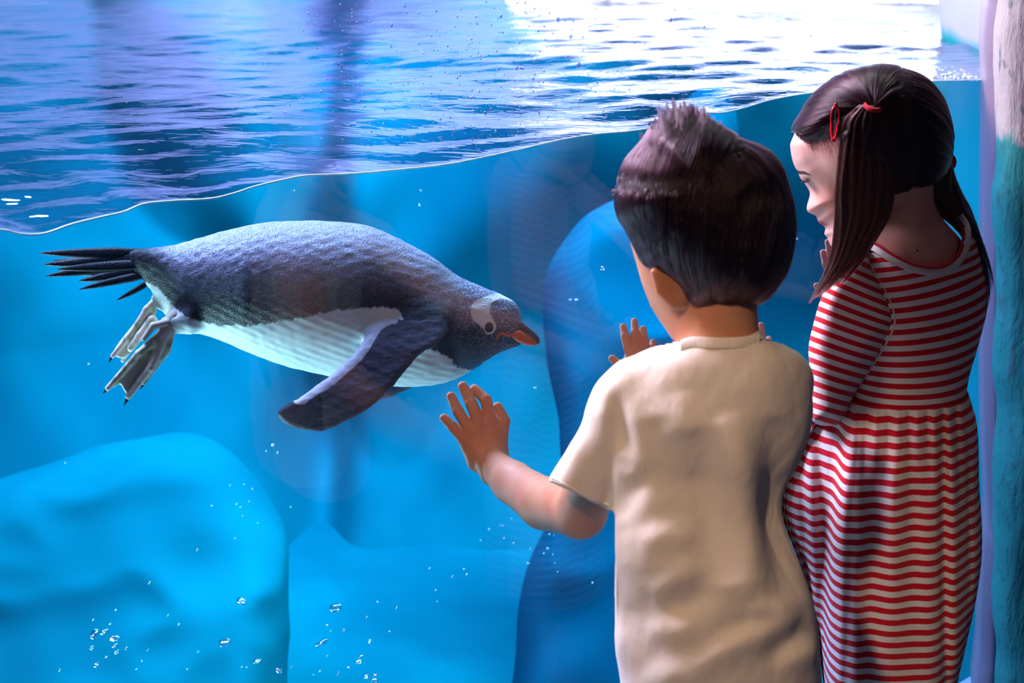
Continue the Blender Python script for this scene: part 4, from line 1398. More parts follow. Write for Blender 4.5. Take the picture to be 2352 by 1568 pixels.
cutpoly = np.concatenate([neckline, [(2195, 400), (1960, 400)]])
cutf = Field2(lambda X, Y: poly_sd(cutpoly, X, Y), 1880, 2320, 380, 700, 2.5, 1)


def bod_fn(X, Y, Z):
    s = g_bod(X, Y, Z)
    d = np.maximum(s, -(s + 7))
    d = np.maximum(d, -cutf(X, Y))
    d = np.maximum(d, Y - level(GY, GU, 905, Z) - 6)
    return d.astype(f32)


dress = empty('dress', (0, 0, 0))
dress.parent = girl
dress.location = (0, 0, 0)


def vstripe(w, period=0.0128, tilt=0.0):
    return (w[:, 2] + 10.0) / period


v, q = polymesh(bod_fn, (1920, 2300, 480, 990, -120, 125), 3.5)
v = relax(v, q, 2)
N = normals(v, q)
v = v + N * (1.3 * sin_noise(v * [1, 0.7, 1], 0.03, 71, 2))[:, None]
w = GS(v)
tl = 0.20 * np.clip((905 - v[:, 1]) / 260, 0, 1)
bs = (w[:, 2] + 10.0 - tl * (w[:, 0] - 0.40)) / 0.01215 + 0.3
mesh_obj('bodice', w, q, M_DRESS, dress, attrs=dict(stripe=bs))

# left sleeve
gsl_pf = poly_field([(1992, 566), (1946, 592), (1908, 636), (1884, 690), (1868, 745), (1857, 800), (1861, 860), (1864, 920), (1866, 966), (1900, 978), (1938, 966), (1956, 918), (1990, 862), (2028, 800), (2056, 744), (2050, 700), (2028, 655), (2004, 615)], 2.5, 2)
gsl = inflate(gsl_pf, 46, 60, lambda X, Y: (-44 + np.clip((Y - 850) / 120, 0, 1) * 10).astype(f32))
gfore = cone((1905, 925, -20), (1800, 935, 170), 40, 32)
gs_fn = lambda X, Y, Z: smin(gsl(X, Y, Z), gfore(X, Y, Z), 14)
v, q = polymesh(gs_fn, (1760, 2075, 548, 1000, -130, 215), 3.5)
v = relax(v, q, 2)
N = normals(v, q)
SF = [([(1870, 730), (1900, 745), (1935, 742)], 9, -4), ([(1872, 700), (1905, 712), (1950, 705)], 10, 4), ([(1880, 660), (1925, 680), (1975, 690)], 10, -3), ([(1862, 880), (1900, 905), (1950, 905)], 12, 4), ([(1990, 600), (1960, 640), (1950, 690)], 10, 3),
      ([(1865, 910), (1900, 935), (1940, 935)], 9, -5), ([(2035, 770), (2000, 790), (1970, 830)], 14, 4)]
v = v + N * (fold_field(SF, v[:, 0], v[:, 1]) * np.clip(-N[:, 2] * 1.6, 0, 1))[:, None]
sl = 0.47 - 0.26 * np.clip((v[:, 1] - 620) / 320, 0, 1)
bend = 0.0016 * (v[:, 0] - 1960) ** 2 * np.clip((v[:, 1] - 700) / 200, 0, 1)
ss = (v[:, 1] - sl * (v[:, 0] - 1930) + bend * 0.4) / 24.5
mesh_obj('sleeve', GS(v), q, M_DRESS, dress, attrs=dict(stripe=-ss))
# right sleeve, reaching forward behind the body
gr = cone((2215, 640, 20), (2150, 740, 260), 44, 34)
v, q = polymesh(gr, (2080, 2280, 570, 800, -40, 310), 6.0)
w = GS(relax(v, q, 1))
mesh_obj('sleeve', w, q, M_DRESS, dress, attrs=dict(stripe=(w[:, 2] + 10) / 0.0125))

# skirt: a gathered tube
SK = [(905, 1952, 2224, 82), (935, 1915, 2232, 96), (965, 1880, 2240, 106), (1005, 1852, 2245, 114), (1060, 1828, 2249, 122), (1120, 1802, 2252, 128), (1175, 1795, 2255, 132), (1235, 1812, 2255, 134), (1310, 1840, 2250, 136),
      (1400, 1862, 2238, 138), (1480, 1880, 2220, 138), (1568, 1889, 2197, 138), (1700, 1898, 2192, 140), (1820, 1900, 2195, 142)]
nr, na = 260, 420
ry = np.concatenate([np.linspace(905, 1000, 60), np.linspace(1000, 1820, nr - 60 + 1)[1:]])
xl, xr, hz_ = rows(SK, ry)
an = np.linspace(0, 2 * np.pi, na, endpoint=False)
RY, AN = np.meshgrid(ry, an, indexing='ij')
cx = ((xl + xr) / 2)[:, None]; ax = ((xr - xl) / 2)[:, None]
ca, sa = np.cos(AN), np.sin(AN)
ca_ = np.sign(ca) * np.abs(ca) ** 0.9
X = cx + ax * ca_
Z = hz_[:, None] * np.sign(sa) * np.abs(sa) ** 0.9
near = Z < 0
# lobe pushed forward at the left, behind a crease
xline = np.interp(RY, [905, 960, 1000, 1100, 1200, 1350, 1568, 1820], [1925, 1934, 1932, 1920, 1908, 1898, 1890, 1886])
Z = Z + np.where(near, 62 / (1 + np.exp((X - xline) / 5.0)) * np.clip((RY - 915) / 60, 0, 1), 0)
# folds: sharp gathers under the waist melting into a few broad folds
gx_ = [(1962, 7, 12), (1990, 6, -8), (2012, 8, 10), (2040, 7, -9), (2062, 8, 9), (2088, 7, -10), (2108, 8, 8), (2130, 6, -9), (2147, 8, 12), (2166, 5, -12), (2180, 7, 12), (2196, 5, -10), (2210, 6, 9)]
for gx0, gw, ga in gx_:
    xc = gx0 + (gx0 - 2090) * 0.12 * np.clip((RY - 930) / 200, 0, 1)
    dk = np.exp(-np.clip(RY - 930, 0, None) / 110) * np.clip((RY - 905) / 14, 0, 1)
    Z = Z - np.where(near, ga * 0.62 * dk * np.exp(-((X - xc) / (gw * (1 + (RY - 905) / 220))) ** 2), 0)
for x0_, x1_, wd_, am_, y0_, y1_ in ((2050, 2052, 26, 11, 960, 1500), (2105, 2095, 22, -9, 980, 1400), (2165, 2172, 10, -13, 930, 1700), (2188, 2200, 14, 11, 930, 1750), (2225, 2228, 9, -9, 950, 1500), (1975, 1960, 26, 10, 960, 1750), (1945, 1925, 14, 8, 960, 1800), (2135, 2140, 26, 8, 1000, 1800), (2010, 1990, 20, -7, 1000, 1700)):
    xc = x0_ + (x1_ - x0_) * (RY - 930) / 640
    dk = np.clip((RY - y0_) / 120, 0, 1) * np.clip((y1_ - RY) / 300, 0, 1)
    Z = Z - np.where(near, am_ * dk * np.exp(-((X - xc) / wd_) ** 2), 0)
for x0_, wd_, am_ in ((1875, 12, -9), (1850, 14, 8), (1830, 10, -6)):
    xc = x0_ + 20 * np.sin((RY - 960) / 230)
    Z = Z - np.where(near, am_ * np.clip((RY - 960) / 100, 0, 1) * np.exp(-((X - xc) / wd_) ** 2), 0)
X = X + 2.2 * np.sin(RY * 0.02 + 1) * (np.abs(ca) > 0.9)
YY = level(GY, GU, RY, Z)
outer = np.stack([X.ravel(), YY.ravel(), Z.ravel()], 1)
wo = GS(outer)
# stripes follow the cloth: height, with a little sag where the folds bulge
st_o = (wo[:, 2] + 10.0) / 0.01385 + 0.25
dpt = 7.0
inner = np.stack([(cx + (ax - dpt) * ca_).ravel(), YY.ravel(), (Z * 0.94).ravel()], 1)
wi = GS(inner)
ii, jj = np.meshgrid(np.arange(nr - 1), np.arange(na), indexing='ij')
a = (ii * na + jj).ravel(); b = (ii * na + (jj + 1) % na).ravel()
qo = np.stack([a, b, b + na, a + na], 1)
n0 = len(outer)
qi = qo[:, ::-1] + n0
e = (nr - 1) * na + np.arange(na); e2 = (nr - 1) * na + (np.arange(na) + 1) % na
qe = np.stack([e, e2, e2 + n0, e + n0], 1)
mesh_obj('skirt', np.concatenate([wo, wi]), np.concatenate([qo, qi, qe]), M_DRESS, dress, attrs=dict(stripe=np.concatenate([st_o, st_o])))
# neckband with red piping, shoulder and waist seams
nb_ = catmull([(1984, 560), (2010, 571), (2040, 591), (2070, 607), (2100, 619), (2135, 625), (2168, 622), (2195, 608), (2214, 585), (2223, 553), (2221, 521), (2206, 494)], 7, closed=False)
zf = front_z(g_bod, np.minimum(nb_[:, 0], 2232), nb_[:, 1], -200, 100).astype(float)
zf = np.convolve(np.pad(zf, 4, mode='edge'), np.ones(9) / 9, 'valid')
nrm_ = np.gradient(nb_, axis=0); nrm_ /= np.linalg.norm(nrm_, axis=1)[:, None]; prp = np.stack([nrm_[:, 1], -nrm_[:, 0]], 1)
vv = []
for k in range(len(nb_)):
    for a_ in np.linspace(0, 2 * np.pi, 12, endpoint=False):
        o = 7.5 * math.sin(a_)
        vv.append((nb_[k, 0] + prp[k, 0] * o, nb_[k, 1] + prp[k, 1] * o, zf[k] - 6 + 3.2 * math.cos(a_) + 0.25 * o))
qq = np.array([(i * 12 + k, i * 12 + (k + 1) % 12, (i + 1) * 12 + (k + 1) % 12, (i + 1) * 12 + k) for i in range(len(nb_) - 1) for k in range(12)])
mesh_obj('neckband', GS(np.array(vv)), qq, M_BAND, dress)
pp_ = np.column_stack([nb_ + prp * 11.5, zf - 4])
v, q = tube(GS(pp_), 0.0016, 6)
mesh_obj('piping', v, q, M_RED, dress)
surf_line(lambda X, Y, Z: np.minimum(g_bod(X, Y, Z), gsl(X, Y, Z)), [(2000, 612), (2026, 652), (2048, 700), (2055, 742), (2032, 795), (1992, 858)], GS, 0.0012, 'sleeve_seam', M_DRESS, dress, 0.5)

# body
parts = []
gcore = lambda X, Y, Z: smin(g_head(X, Y, Z), g_neck(X, Y, Z), 16)
v, q = polymesh(gcore, (1805, 2265, 160, 935, -150, 165), 3.6)
v = relax(v, q, 1)
nd = len(v)
parts.append((GS(v), q)); vhead = v
HL = Space(float(glassY(1748, 790)), 1600.0, float(glassY(1798, 780) - glassY(1698, 780)) / 100, 1748)
G = lambda x_, y_, o: (x_, y_, zg(x_, y_, HL) - o)
parts.append(small_hand(HL, finger(G(1750, 790, 20), G(1749, 768, 18), G(1748, 747, 9), 10, 8, 1) + finger(G(1732, 792, 20), G(1730, 774, 18), G(1728, 760, 9), 10, 8, 1) + finger(G(1716, 798, 20), G(1712, 784, 18), G(1708, 774, 9), 9, 7.5, 1)
                        + finger(G(1764, 796, 20), G(1766, 786, 18), G(1766, 778, 9), 9, 7.5, 1) + finger(G(1766, 840, 20), G(1778, 824, 16), G(1786, 812, 9), 11, 8, 1),
                        [ell(G(1742, 825, 20), (30, 38, 18)), ell(G(1745, 860, 24), (24, 26, 22))], (1690, 1805, 732, 895, -70, 18)))
HM = Space(float(glassY(1895, 600)), 1550.0, float(glassY(1945, 600) - glassY(1845, 600)) / 100, 1895)
G = lambda x_, y_, o: (x_, y_, zg(x_, y_, HM) - o)
parts.append(small_hand(HM, finger(G(1918, 620, 22), G(1908, 590, 20), G(1902, 556, 9), 10, 8, 1) + finger(G(1908, 628, 20), G(1897, 605, 18), G(1891, 580, 9), 10, 8, 1) + finger(G(1930, 612, 22), G(1926, 584, 20), G(1922, 560, 9), 10, 8, 1)
                        + finger(G(1944, 618, 22), G(1944, 594, 20), G(1942, 574, 9), 9, 7, 1) + finger(G(1908, 690, 20), G(1888, 675, 16), G(1876, 656, 9), 11, 8, 1),
                        [ell(G(1930, 655, 20), (30, 40, 18)), ell(G(1936, 695, 24), (24, 26, 22))], (1862, 1985, 540, 730, -70, 18)))
fa = U(12, cone((1905, 925, -10), (1800, 935, 200), 34, 30), cone((1800, 935, 200), (1748, 868, float(GS.z(float(glassY(1748, 868)) - 0.02))), 30, 22))
v, q = polymesh(fa, (1715, 1945, 835, 975, -50, 700), 6.0)
parts.append((GS(relax(v, q, 1)), q))
fb_ = U(12, cone((2215, 640, 20), (2130, 790, 300), 38, 28), cone((2130, 790, 300), (1938, 700, float(GS.z(float(glassY(1938, 700)) - 0.025))), 28, 20))
v, q = polymesh(fb_, (1905, 2265, 590, 830, -30, 900), 7.0)
parts.append((GS(relax(v, q, 1)), q))
lg = U(12, cone((2000, 1500, 0), (1998, 2050, 15), 66, 48), cone((1998, 2050, 15), (1996, 2500, 20), 42, 30), cone((2130, 1500, 0), (2134, 2050, 10), 66, 48), cone((2134, 2050, 10), (2136, 2500, 15), 42, 30))
v, q = polymesh(lg, (1900, 2230, 1420, 2540, -90, 110), 10.0)
parts.append((GS(v), q))
V, Q = join_meshes(parts)
mole = np.zeros(len(V)); lips = np.zeros(len(V)); brow = np.zeros(len(V))
hx, hy, hz3 = vhead.T
mole[:nd] = np.exp(-((hx - 2107) ** 2 + (hy - 575) ** 2) / 12.0) * (hz3 < 0)
lips[:nd] = np.clip(1.3 - np.abs(hy - 515) / 14 - np.abs(hx - 1878) / 30, 0, 1) * (hx < 1906)
bl_ = catmull([(1828, 393), (1836, 396), (1848, 397), (1862, 402)], 6, closed=False)
db = np.sqrt(((hx[:, None] - bl_[None, :, 0]) ** 2 + (hy[:, None] - bl_[None, :, 1]) ** 2).min(1))
brow[:nd] = 0.9 * np.clip(1.7 - db / 3.4 - np.clip(hx - 1846, 0, 99) / 22, 0, 1) * (hz3 < 60)
brow[:nd] = np.maximum(brow[:nd], np.clip(1.25 - np.sqrt(((hx - 1854) / 9) ** 2 + ((hy - 414) / 5) ** 2), 0, 0.85) * (hz3 < 60))
gbody = mesh_obj('body', V, Q, M_SKIN_G, girl, attrs=dict(mole=mole, lips=lips, brow=brow))
# eye, lashes
for (ex_, ey_, zz_) in ((1853, 414, float(front_z(gcore, [1856], [414], -200, 100)[0]) + 6), (1850, 412, 70.0)):
    f = ell((ex_, ey_, zz_), (7, 5, 9), roll=-15); v, q = polymesh(f, (ex_ - 14, ex_ + 14, ey_ - 12, ey_ + 12, zz_ - 16, zz_ + 16), 1.6)
    mesh_obj('eye', GS(v), q, M_EYE, gbody)
Lh = []
for k in range(46):
    s = k / 45
    r0 = np.array([1862 - 18 * s, 411 + 3 * s, float(front_z(gcore, [1862 - 14 * s], [411], -200, 100)[0]) + rs.uniform(-2, 2)])
    tip = r0 + np.array([-13 + 4 * s * rs.uniform(0.5, 1), 9 - 3 * s + rs.uniform(-1, 1), -3])
    mid = (r0 + tip) / 2 + np.array([-2, 4.0, -2])
    t = np.linspace(0, 1, 5)[:, None]
    Lh.append((1 - t) ** 2 * r0 + 2 * t * (1 - t) * mid + t ** 2 * tip)
hair_curves('eyelash', GS(np.array(Lh)), M_LASH, gbody, 0.00022, 0.00005)
# hair base and strands
GHp = poly_field([(1819, 318), (1823, 290), (1840, 261), (1868, 222), (1904, 190), (1948, 166), (2000, 153), (2050, 152), (2096, 166), (2136, 191), (2165, 230), (2182, 280), (2186, 330), (2178, 378), (2158, 408), (2132, 424),
                  (2100, 430), (2070, 440), (2035, 442), (1995, 410), (1955, 350), (1930, 318), (1905, 316), (1862, 322)], 2.5, 1)
gcap = inflate(GHp, 110, 134, 6)


def ghair(X, Y, Z):
    d = smin(g_head(X, Y, Z) - 6, gcap(X, Y, Z), 10)
    d = np.maximum(d, GHp(X, Y))
    face = ((X - 2012) * -0.72 + (Z - 6) * 0.69) - 96
    return np.maximum(d, np.where(Y > 300, np.minimum(face, (Y - 300) * 1.0), -60)).astype(f32)


v, q = polymesh(ghair, (1805, 2200, 140, 452, -150, 165), 3.4)
v = relax(v, q, 1)
ghr = mesh_obj('hair', GS(v), q, M_HAIRCAP, girl)
N = normals(v, q)
tieL = np.array([2006, 246, 0.0]); tieL[2] = float(front_z(ghair, [2006], [246], -200, 100)[0]) - 4
tieR = np.array([2182, 372, 70.0])
n = 26000
idx = rs.integers(0, len(v), n)
roots = v[idx] + rs.normal(0, 1.8, (n, 3))
roots = roots[GHp(roots[:, 0], roots[:, 1]) < 5]
partx = np.interp(roots[:, 1], [150, 250, 350, 440], [2072, 2086, 2096, 2098])
isL = roots[:, 0] < partx
tgt = np.where(isL[:, None], tieL, tieR)


def d_girl(p, s):
    d = tgt - p
    return d / (np.linalg.norm(d, axis=1)[:, None] + 1e-6)


dist = np.linalg.norm(tgt - roots, axis=1)
P = grow(ghair, roots, d_girl, np.minimum(dist * 0.96, rs.uniform(60, 150, len(roots))), 8, (1.0, 2.5), 3.0)
hair_curves('hair_strands', GS(P), M_HAIR_G, ghr, 0.00020, 0.00009)
# fine baby hair at the forehead
n = 260
r0 = np.stack([rs.uniform(1850, 1925, n), rs.uniform(308, 324, n), np.zeros(n)], 1)
r0[:, 2] = front_z(gcore, r0[:, 0], r0[:, 1], -200, 100) - 0.5
t = np.linspace(0, 1, 6)[None, :, None]
tip = r0 + np.stack([rs.uniform(5, 22, n), rs.uniform(18, 48, n), rs.uniform(-2, 0, n)], 1)
Pb = (1 - t) * r0[:, None, :] + t * tip[:, None, :]
flat = Pb.reshape(-1, 3)
flat[:, 2] = front_z(gcore, flat[:, 0], flat[:, 1], -200, 100) - 1.2
hair_curves('baby_hair', GS(flat.reshape(n, 6, 3)), M_HAIR_G, ghr, 0.00010, 0.00004)

# pigtails
def pigtail(name, E, n, zc_fn, zh, ymin, ymax, tie, K=14, clumps=60):
    """E rows (y, left, right); strands run down between the two edges"""
    s = rs.beta(1.05, 1.05, n)
    cl = np.round(s * clumps) / clumps
    zr = rs.normal(0, 0.45, n).clip(-1, 1) * np.sqrt(np.clip(1 - (2 * s - 1) ** 2, 0.05, 1))
    y0 = E[0][0] + rs.uniform(-6, 6, n)
    y1 = ymin + (ymax - ymin) * rs.random(n) ** 0.8 * (1 - 0.35 * s)
    out = []
    for k in range(K):
        t = k / (K - 1)
        y = y0 + (y1 - y0) * t
        a, b = rows(E, y)
        sc = s + (cl - s) * 0.75 * t ** 1.3
        x = a + (b - a) * sc + rs.normal(0, 0.7, n) * (1 + t) + 2.0 * np.sin(y * 0.02 + cl * 17)
        z = zc_fn(x, y) + zr * zh * (1 - 0.45 * t) * np.clip(0.35 + t * 4, 0, 1) + 2.5 * np.sin(cl * 40)
        out.append(np.stack([x, y, z], 1))
    P = np.stack(out, 1)
    P[:, 0] = P[:, 0] * 0.68 + (tie + rs.normal(0, 4, (n, 3)) * [2.2, 0.8, 0.8]) * 0.32
    return P


EL = [(246, 1962, 2030), (268, 1944, 2040), (310, 1932, 2047), (360, 1924, 2052), (450, 1917, 2052), (500, 1919, 2040), (560, 1914, 2006), (600, 1903, 1982), (640, 1886, 1950), (690, 1858, 1905), (720, 1850, 1890)]
zL = lambda x, y: np.interp(y, [246, 300, 450, 560, 620, 700], [tieL[2] - 2, -128, -126, -116, -112, -108]) + 0.0006 * (x - 1985) ** 2
core_pf = poly_field([(1985, 250), (1950, 282), (1938, 330), (1930, 400), (1928, 470), (1932, 520), (1950, 560), (1975, 540), (2010, 505), (2036, 450), (2040, 380), (2036, 310), (2024, 258)], 2.5, 2)
cr = inflate(core_pf, 36, 24, lambda X, Y: np.interp(Y, [246, 300, 450, 560], [tieL[2] + 14, -106, -104, -96]).astype(f32))
v, q = polymesh(cr, (1910, 2060, 235, 580, -150, -50), 4.0)
pg = mesh_obj('pigtail', GS(relax(v, q, 1)), q, M_HAIRCAP, ghr)
P = pigtail('pigtail', EL, 5200, zL, 16, 545, 700, tieL)
hair_curves('pigtail_strands', GS(P), M_HAIR_P, ghr, 0.00021, 0.00007)
ER = [(372, 2140, 2186), (410, 2136, 2196), (440, 2132, 2208), (480, 2142, 2228), (510, 2180, 2240), (550, 2216, 2254), (600, 2240, 2272), (650, 2256, 2285), (700, 2262, 2282), (740, 2262, 2272)]
zR = lambda x, y: np.interp(y, [372, 440, 520, 620, 740], [50, 20, -14, -26, -20])
P = pigtail('pigtail', ER, 1700, zR, 16, 460, 738, tieR, clumps=24)
hair_curves('pigtail_strands', GS(P), M_HAIR_G, ghr, 0.00021, 0.00007)
core2 = U(10, cone((2162, 375, 40), (2160, 440, 15), 26, 26), cone((2160, 440, 15), (2196, 492, 0), 26, 13))
v, q = polymesh(core2, (2120, 2225, 340, 520, -30, 80), 4.0)
mesh_obj('pigtail', GS(relax(v, q, 1)), q, M_HAIRCAP, ghr)
# hair ties
v, q = tube(GS(np.array([(2004 + 17 * math.cos(a_), 245 + 7 * math.sin(a_) + 4 * math.cos(a_), tieL[2] + 4 - 17 * math.sin(a_)) for a_ in np.linspace(0, 2 * np.pi, 22, endpoint=False)])), 0.0030, 8, close=True)
mesh_obj('hair_tie', v, q, M_RED, ghr)
v, q = tube(GS(np.array([(2180 + 12 * math.cos(a_), 372 + 15 * math.sin(a_), 60 + 12 * math.sin(a_)) for a_ in np.linspace(0, 2 * np.pi, 18, endpoint=False)])), 0.0030, 8, close=True)
mesh_obj('hair_tie', v, q, M_RED, ghr)
# snap clip: a slim teardrop frame with a centre tongue
cp_ = []
for a_ in np.linspace(0, 2 * np.pi, 28, endpoint=False):
    yy_ = 281 + 38 * -math.cos(a_)
    wd_ = 9.5 * abs(math.sin(a_)) ** 0.8 * (0.75 + 0.25 * (-math.cos(a_) < 0))
    xx_ = 1917 + (yy_ - 281) * -0.07 + wd_ * math.sin(a_) / (abs(math.sin(a_)) + 1e-6)
    cp_.append((xx_, yy_))
cp_ = np.array(cp_)
zc2 = front_z(ghair, cp_[:, 0], np.minimum(cp_[:, 1], 312), -200, 100).astype(float)
zc2 = np.minimum(zc2, zc2.min() + 14) - 9
v, q = tube(GS(np.column_stack([cp_, zc2])), 0.0013, 8, close=True)
clip = mesh_obj('hair_clip', v, q, M_CLIP, girl)
clip['label'] = 'glossy red snap hair clip'
zmid = float(zc2.mean())
for yy_, rr_ in ((240, 4.2), (320, 5.6)):
    f = ell((1917 - (yy_ - 281) * 0.07, yy_, zmid), (rr_, rr_ * 1.3, 4)); v, q = polymesh(f, (1900, 1935, yy_ - 12, yy_ + 12, zmid - 9, zmid + 9), 1.3)
    mesh_obj('clip_end', GS(v), q, M_CLIP, clip)
v, q = tube(GS(np.array([(1919.5, 244, zmid - 2), (1918, 270, zmid - 4), (1916, 300, zmid - 3), (1915, 318, zmid)])), 0.0006, 6)
mesh_obj('clip_tongue', v, q, M_METAL, clip)
# shoes
for cx_ in (1995, 2136):
    f = U(8, ell((cx_, 2545, 55), (42, 34, 96), yaw=20), ell((cx_ + 4, 2535, 0), (40, 44, 50)))
    v, q = polymesh(lambda X, Y, Z: np.maximum(f(X, Y, Z), Y - level(GY, GU, 2576, Z)), (cx_ - 90, cx_ + 90, 2470, 2620, -80, 190), 8.0)
    mesh_obj('shoe', GS(relax(v, q, 1)), q, M_SHOE, girl)


# ------------------------------------------------------------------ bubbles in the water and drops on the window
def ico(sub=1):
    t = (1 + 5 ** 0.5) / 2
    v = [(-1, t, 0), (1, t, 0), (-1, -t, 0), (1, -t, 0), (0, -1, t), (0, 1, t), (0, -1, -t), (0, 1, -t), (t, 0, -1), (t, 0, 1), (-t, 0, -1), (-t, 0, 1)]
    f = [(0, 11, 5), (0, 5, 1), (0, 1, 7), (0, 7, 10), (0, 10, 11), (1, 5, 9), (5, 11, 4), (11, 10, 2), (10, 7, 6), (7, 1, 8), (3, 9, 4), (3, 4, 2), (3, 2, 6), (3, 6, 8), (3, 8, 9), (4, 9, 5), (2, 4, 11), (6, 2, 10), (8, 6, 7), (9, 8, 1)]
    v = [np.array(p) / np.linalg.norm(p) for p in v]
    for _ in range(sub):
        c, g = {}, []
        def mid(a, b):
            k = (min(a, b), max(a, b))
            if k not in c:
                p = (v[a] + v[b]) / 2; v.append(p / np.linalg.norm(p)); c[k] = len(v) - 1
            return c[k]
        for a, b, d in f:
            x, y, z = mid(a, b), mid(b, d), mid(d, a)
            g += [(a, x, z), (b, y, x), (d, z, y), (x, y, z)]
        f = g
    return np.array(v), f


M_BUB = m_bubble('bubble_film', (0.80, 0.95, 1.0), 0.25)
M_DROP = m_bubble('water_drop', (0.62, 0.70, 0.88), 0.22)
iv, if_ = ico(2)


def proto(name, shape, mat):
    me = bpy.data.meshes.new(name)
    me.from_pydata(shape.tolist(), [], if_)
    me.polygons.foreach_set('use_smooth', np.ones(len(me.polygons), dtype=bool))
    me.materials.append(mat)
    me.update()
    return me


bubble_meshes = []
for s in range(4):
    k = iv * np.array([1.0, 1.0, 0.72 + 0.07 * s]) * (1 + 0.16 * sin_noise(iv, 3.0, 100 + s, 2))[:, None]
    bubble_meshes.append(proto('bubble', k, M_BUB))


def put(name, me, loc, scale, rot=(0, 0, 0)):
    o = bpy.data.objects.new(name, me)
    COL.objects.link(o)
    o.location = loc; o.scale = scale; o.rotation_euler = rot
    return o


rb = random.Random(4)
# (x, y, radius px, words that single it out) - the clumps of large flattened bubbles low in the pool
BIG = [(217, 1454, 13, 'large white bubble cluster low at the left end of the pool'), (240, 1450, 9, 'small flat bubble between two larger ones near the left end'), (263, 1465, 13, 'wide bright bubble just right of the leftmost bubble pair'),
       (264, 1482, 7, 'little bubble directly under the wide bright bubble at left'), (223, 1526, 8, 'lone small bubble lowest at the left end'), (211, 1487, 6, 'small pale bubble under the leftmost bubble cluster'), (268, 1497, 6, 'tiny bright bubble under the second bubble cluster'),
       (554, 1380, 12, 'round bubble in front of the pale rock, highest of the large ones'), (517, 1474, 14, 'large curled white bubble below the pale rock bubble'), (592, 1518, 11, 'flat curved bubble low in front of the rock edge'),
       (641, 1539, 9, 'slim tilted bubble at the right edge of the pale rock'), (771, 1396, 13, 'tall tilted bubble right of the pale rock'), (738, 1476, 15, 'bright frothy bubble right of the rock, below the tilted one'),
       (829, 1506, 9, 'round bubble at the upper end of the lower middle group'), (824, 1519, 7, 'small bubble tucked under the upper one of the lower middle group'), (840, 1553, 8, 'bubble low in the middle group near the bottom'),
       (862, 1549, 7, 'rightmost small bubble of the lower middle group'), (776, 1546, 6, 'small bubble left of the lower middle group'), (801, 1532, 5, 'tiny bubble in the lower middle group, between its neighbours'), (861, 1563, 8, 'bubble at the very bottom of the lower middle group')]
for i, (bx, by, br, lab) in enumerate(BIG):
    Yb_ = 1.95 + 0.25 * rb.random()
    p = W(bx, by, Yb_); r = br * Yb_ / F
    o = put('bubble', bubble_meshes[i % 4], p, (r * rb.uniform(0.9, 1.2), r, r * rb.uniform(0.6, 0.9)), (rb.uniform(-0.5, 0.5), rb.uniform(-0.7, 0.7), rb.uniform(0, 3)))
    tag(o, lab, 'bubble', 'large bubbles low in the pool')
SMALL = [(1159, 1235, 5), (1156, 1206, 4), (1180, 1246, 4), (1124, 1215, 4), (1215, 1293, 4), (1150, 1205, 4), (1262, 1226, 4), (1272, 1229, 3.5), (1258, 1259, 6), (1219, 1260, 4), (1249, 1270, 4), (1270, 1273, 3.5), (1213, 1293, 5), (1066, 1306, 4.5), (1072, 1318, 4.5),
         (1040, 1324, 4.5), (1001, 1355, 4.5), (987, 1304, 3.5), (1004, 1381, 3.5), (911, 1395, 4), (868, 1382, 3.5), (895, 1450, 4), (849, 1475, 4.5), (1383, 616, 7), (1324, 688, 6), (1310, 688, 4), (1229, 890, 5), (1361, 1338, 4), (1281, 1313, 3), (1274, 1293, 3.5),
         (626, 1021, 5), (638, 1039, 4), (612, 1035, 3), (529, 1114, 3), (561, 1112, 3), (580, 1122, 3), (487, 1160, 3), (572, 1151, 3), (553, 1164, 3), (544, 1157, 3), (668, 1164, 3), (558, 1183, 3), (592, 1200, 3), (453, 1262, 4), (411, 1433, 4), (540, 1236, 3), (966, 437, 4),
         (963, 470, 4), (676, 437, 3), (204, 835, 4), (150, 1062, 3), (343, 1338, 4), (267, 1400, 4), (214, 1422, 4), (253, 1432, 4), (290, 1488, 4), (245, 1508, 4), (340, 1492, 3), (752, 1434, 4.5), (789, 1447, 5), (760, 1448, 3.5), (752, 1505, 4), (850, 1470, 5), (843, 1417, 4),
         (556, 1531, 4), (567, 1531, 3), (455, 1496, 3.5), (386, 1412, 3), (430, 1536, 3), (326, 1517, 3), (313, 1536, 3), (137, 1539, 3.5), (720, 1549, 3), (670, 1531, 3.5), (735, 1541, 4), (1104, 1240, 3), (1175, 1190, 3), (1830, 548, 4)]
for i, (bx, by, br) in enumerate(SMALL):
    Yb_ = max(1.9, float(glassY(bx, by)) + 0.06) + 0.2 * rb.random()
    p = W(bx, by, Yb_); r = br * Yb_ / F * 0.9
    o = put('bubble', bubble_meshes[i % 4], p, (r, r, r * 0.9), (0, 0, rb.uniform(0, 3)))
    if bx > 1020 and 1180 < by < 1400: where = ("tiny silvery bubble in the swarm under the boy's raised forearm", "tiny bubbles under the boy's forearm")
    elif bx > 1300: where = ('small faint bubble in front of the deep blue arched rock', 'small bubbles before the arched rock')
    elif 440 < bx < 700 and 1000 < by < 1220: where = ('speck of a bubble high in front of the pale blue rock', 'specks of bubbles over the pale rock')
    elif by > 1380 and bx > 700: where = ('tiny bubble among the bubbles at the bottom, right of the pale rock', 'tiny bubbles right of the pale rock')
    elif by > 1300: where = ('tiny bubble low in front of the pale blue rock', 'tiny bubbles low before the pale rock')
    else: where = ('lone tiny bubble in open blue water away from the swarms', 'lone tiny bubbles in open water')
    tag(o, where[0], 'bubble', where[1])

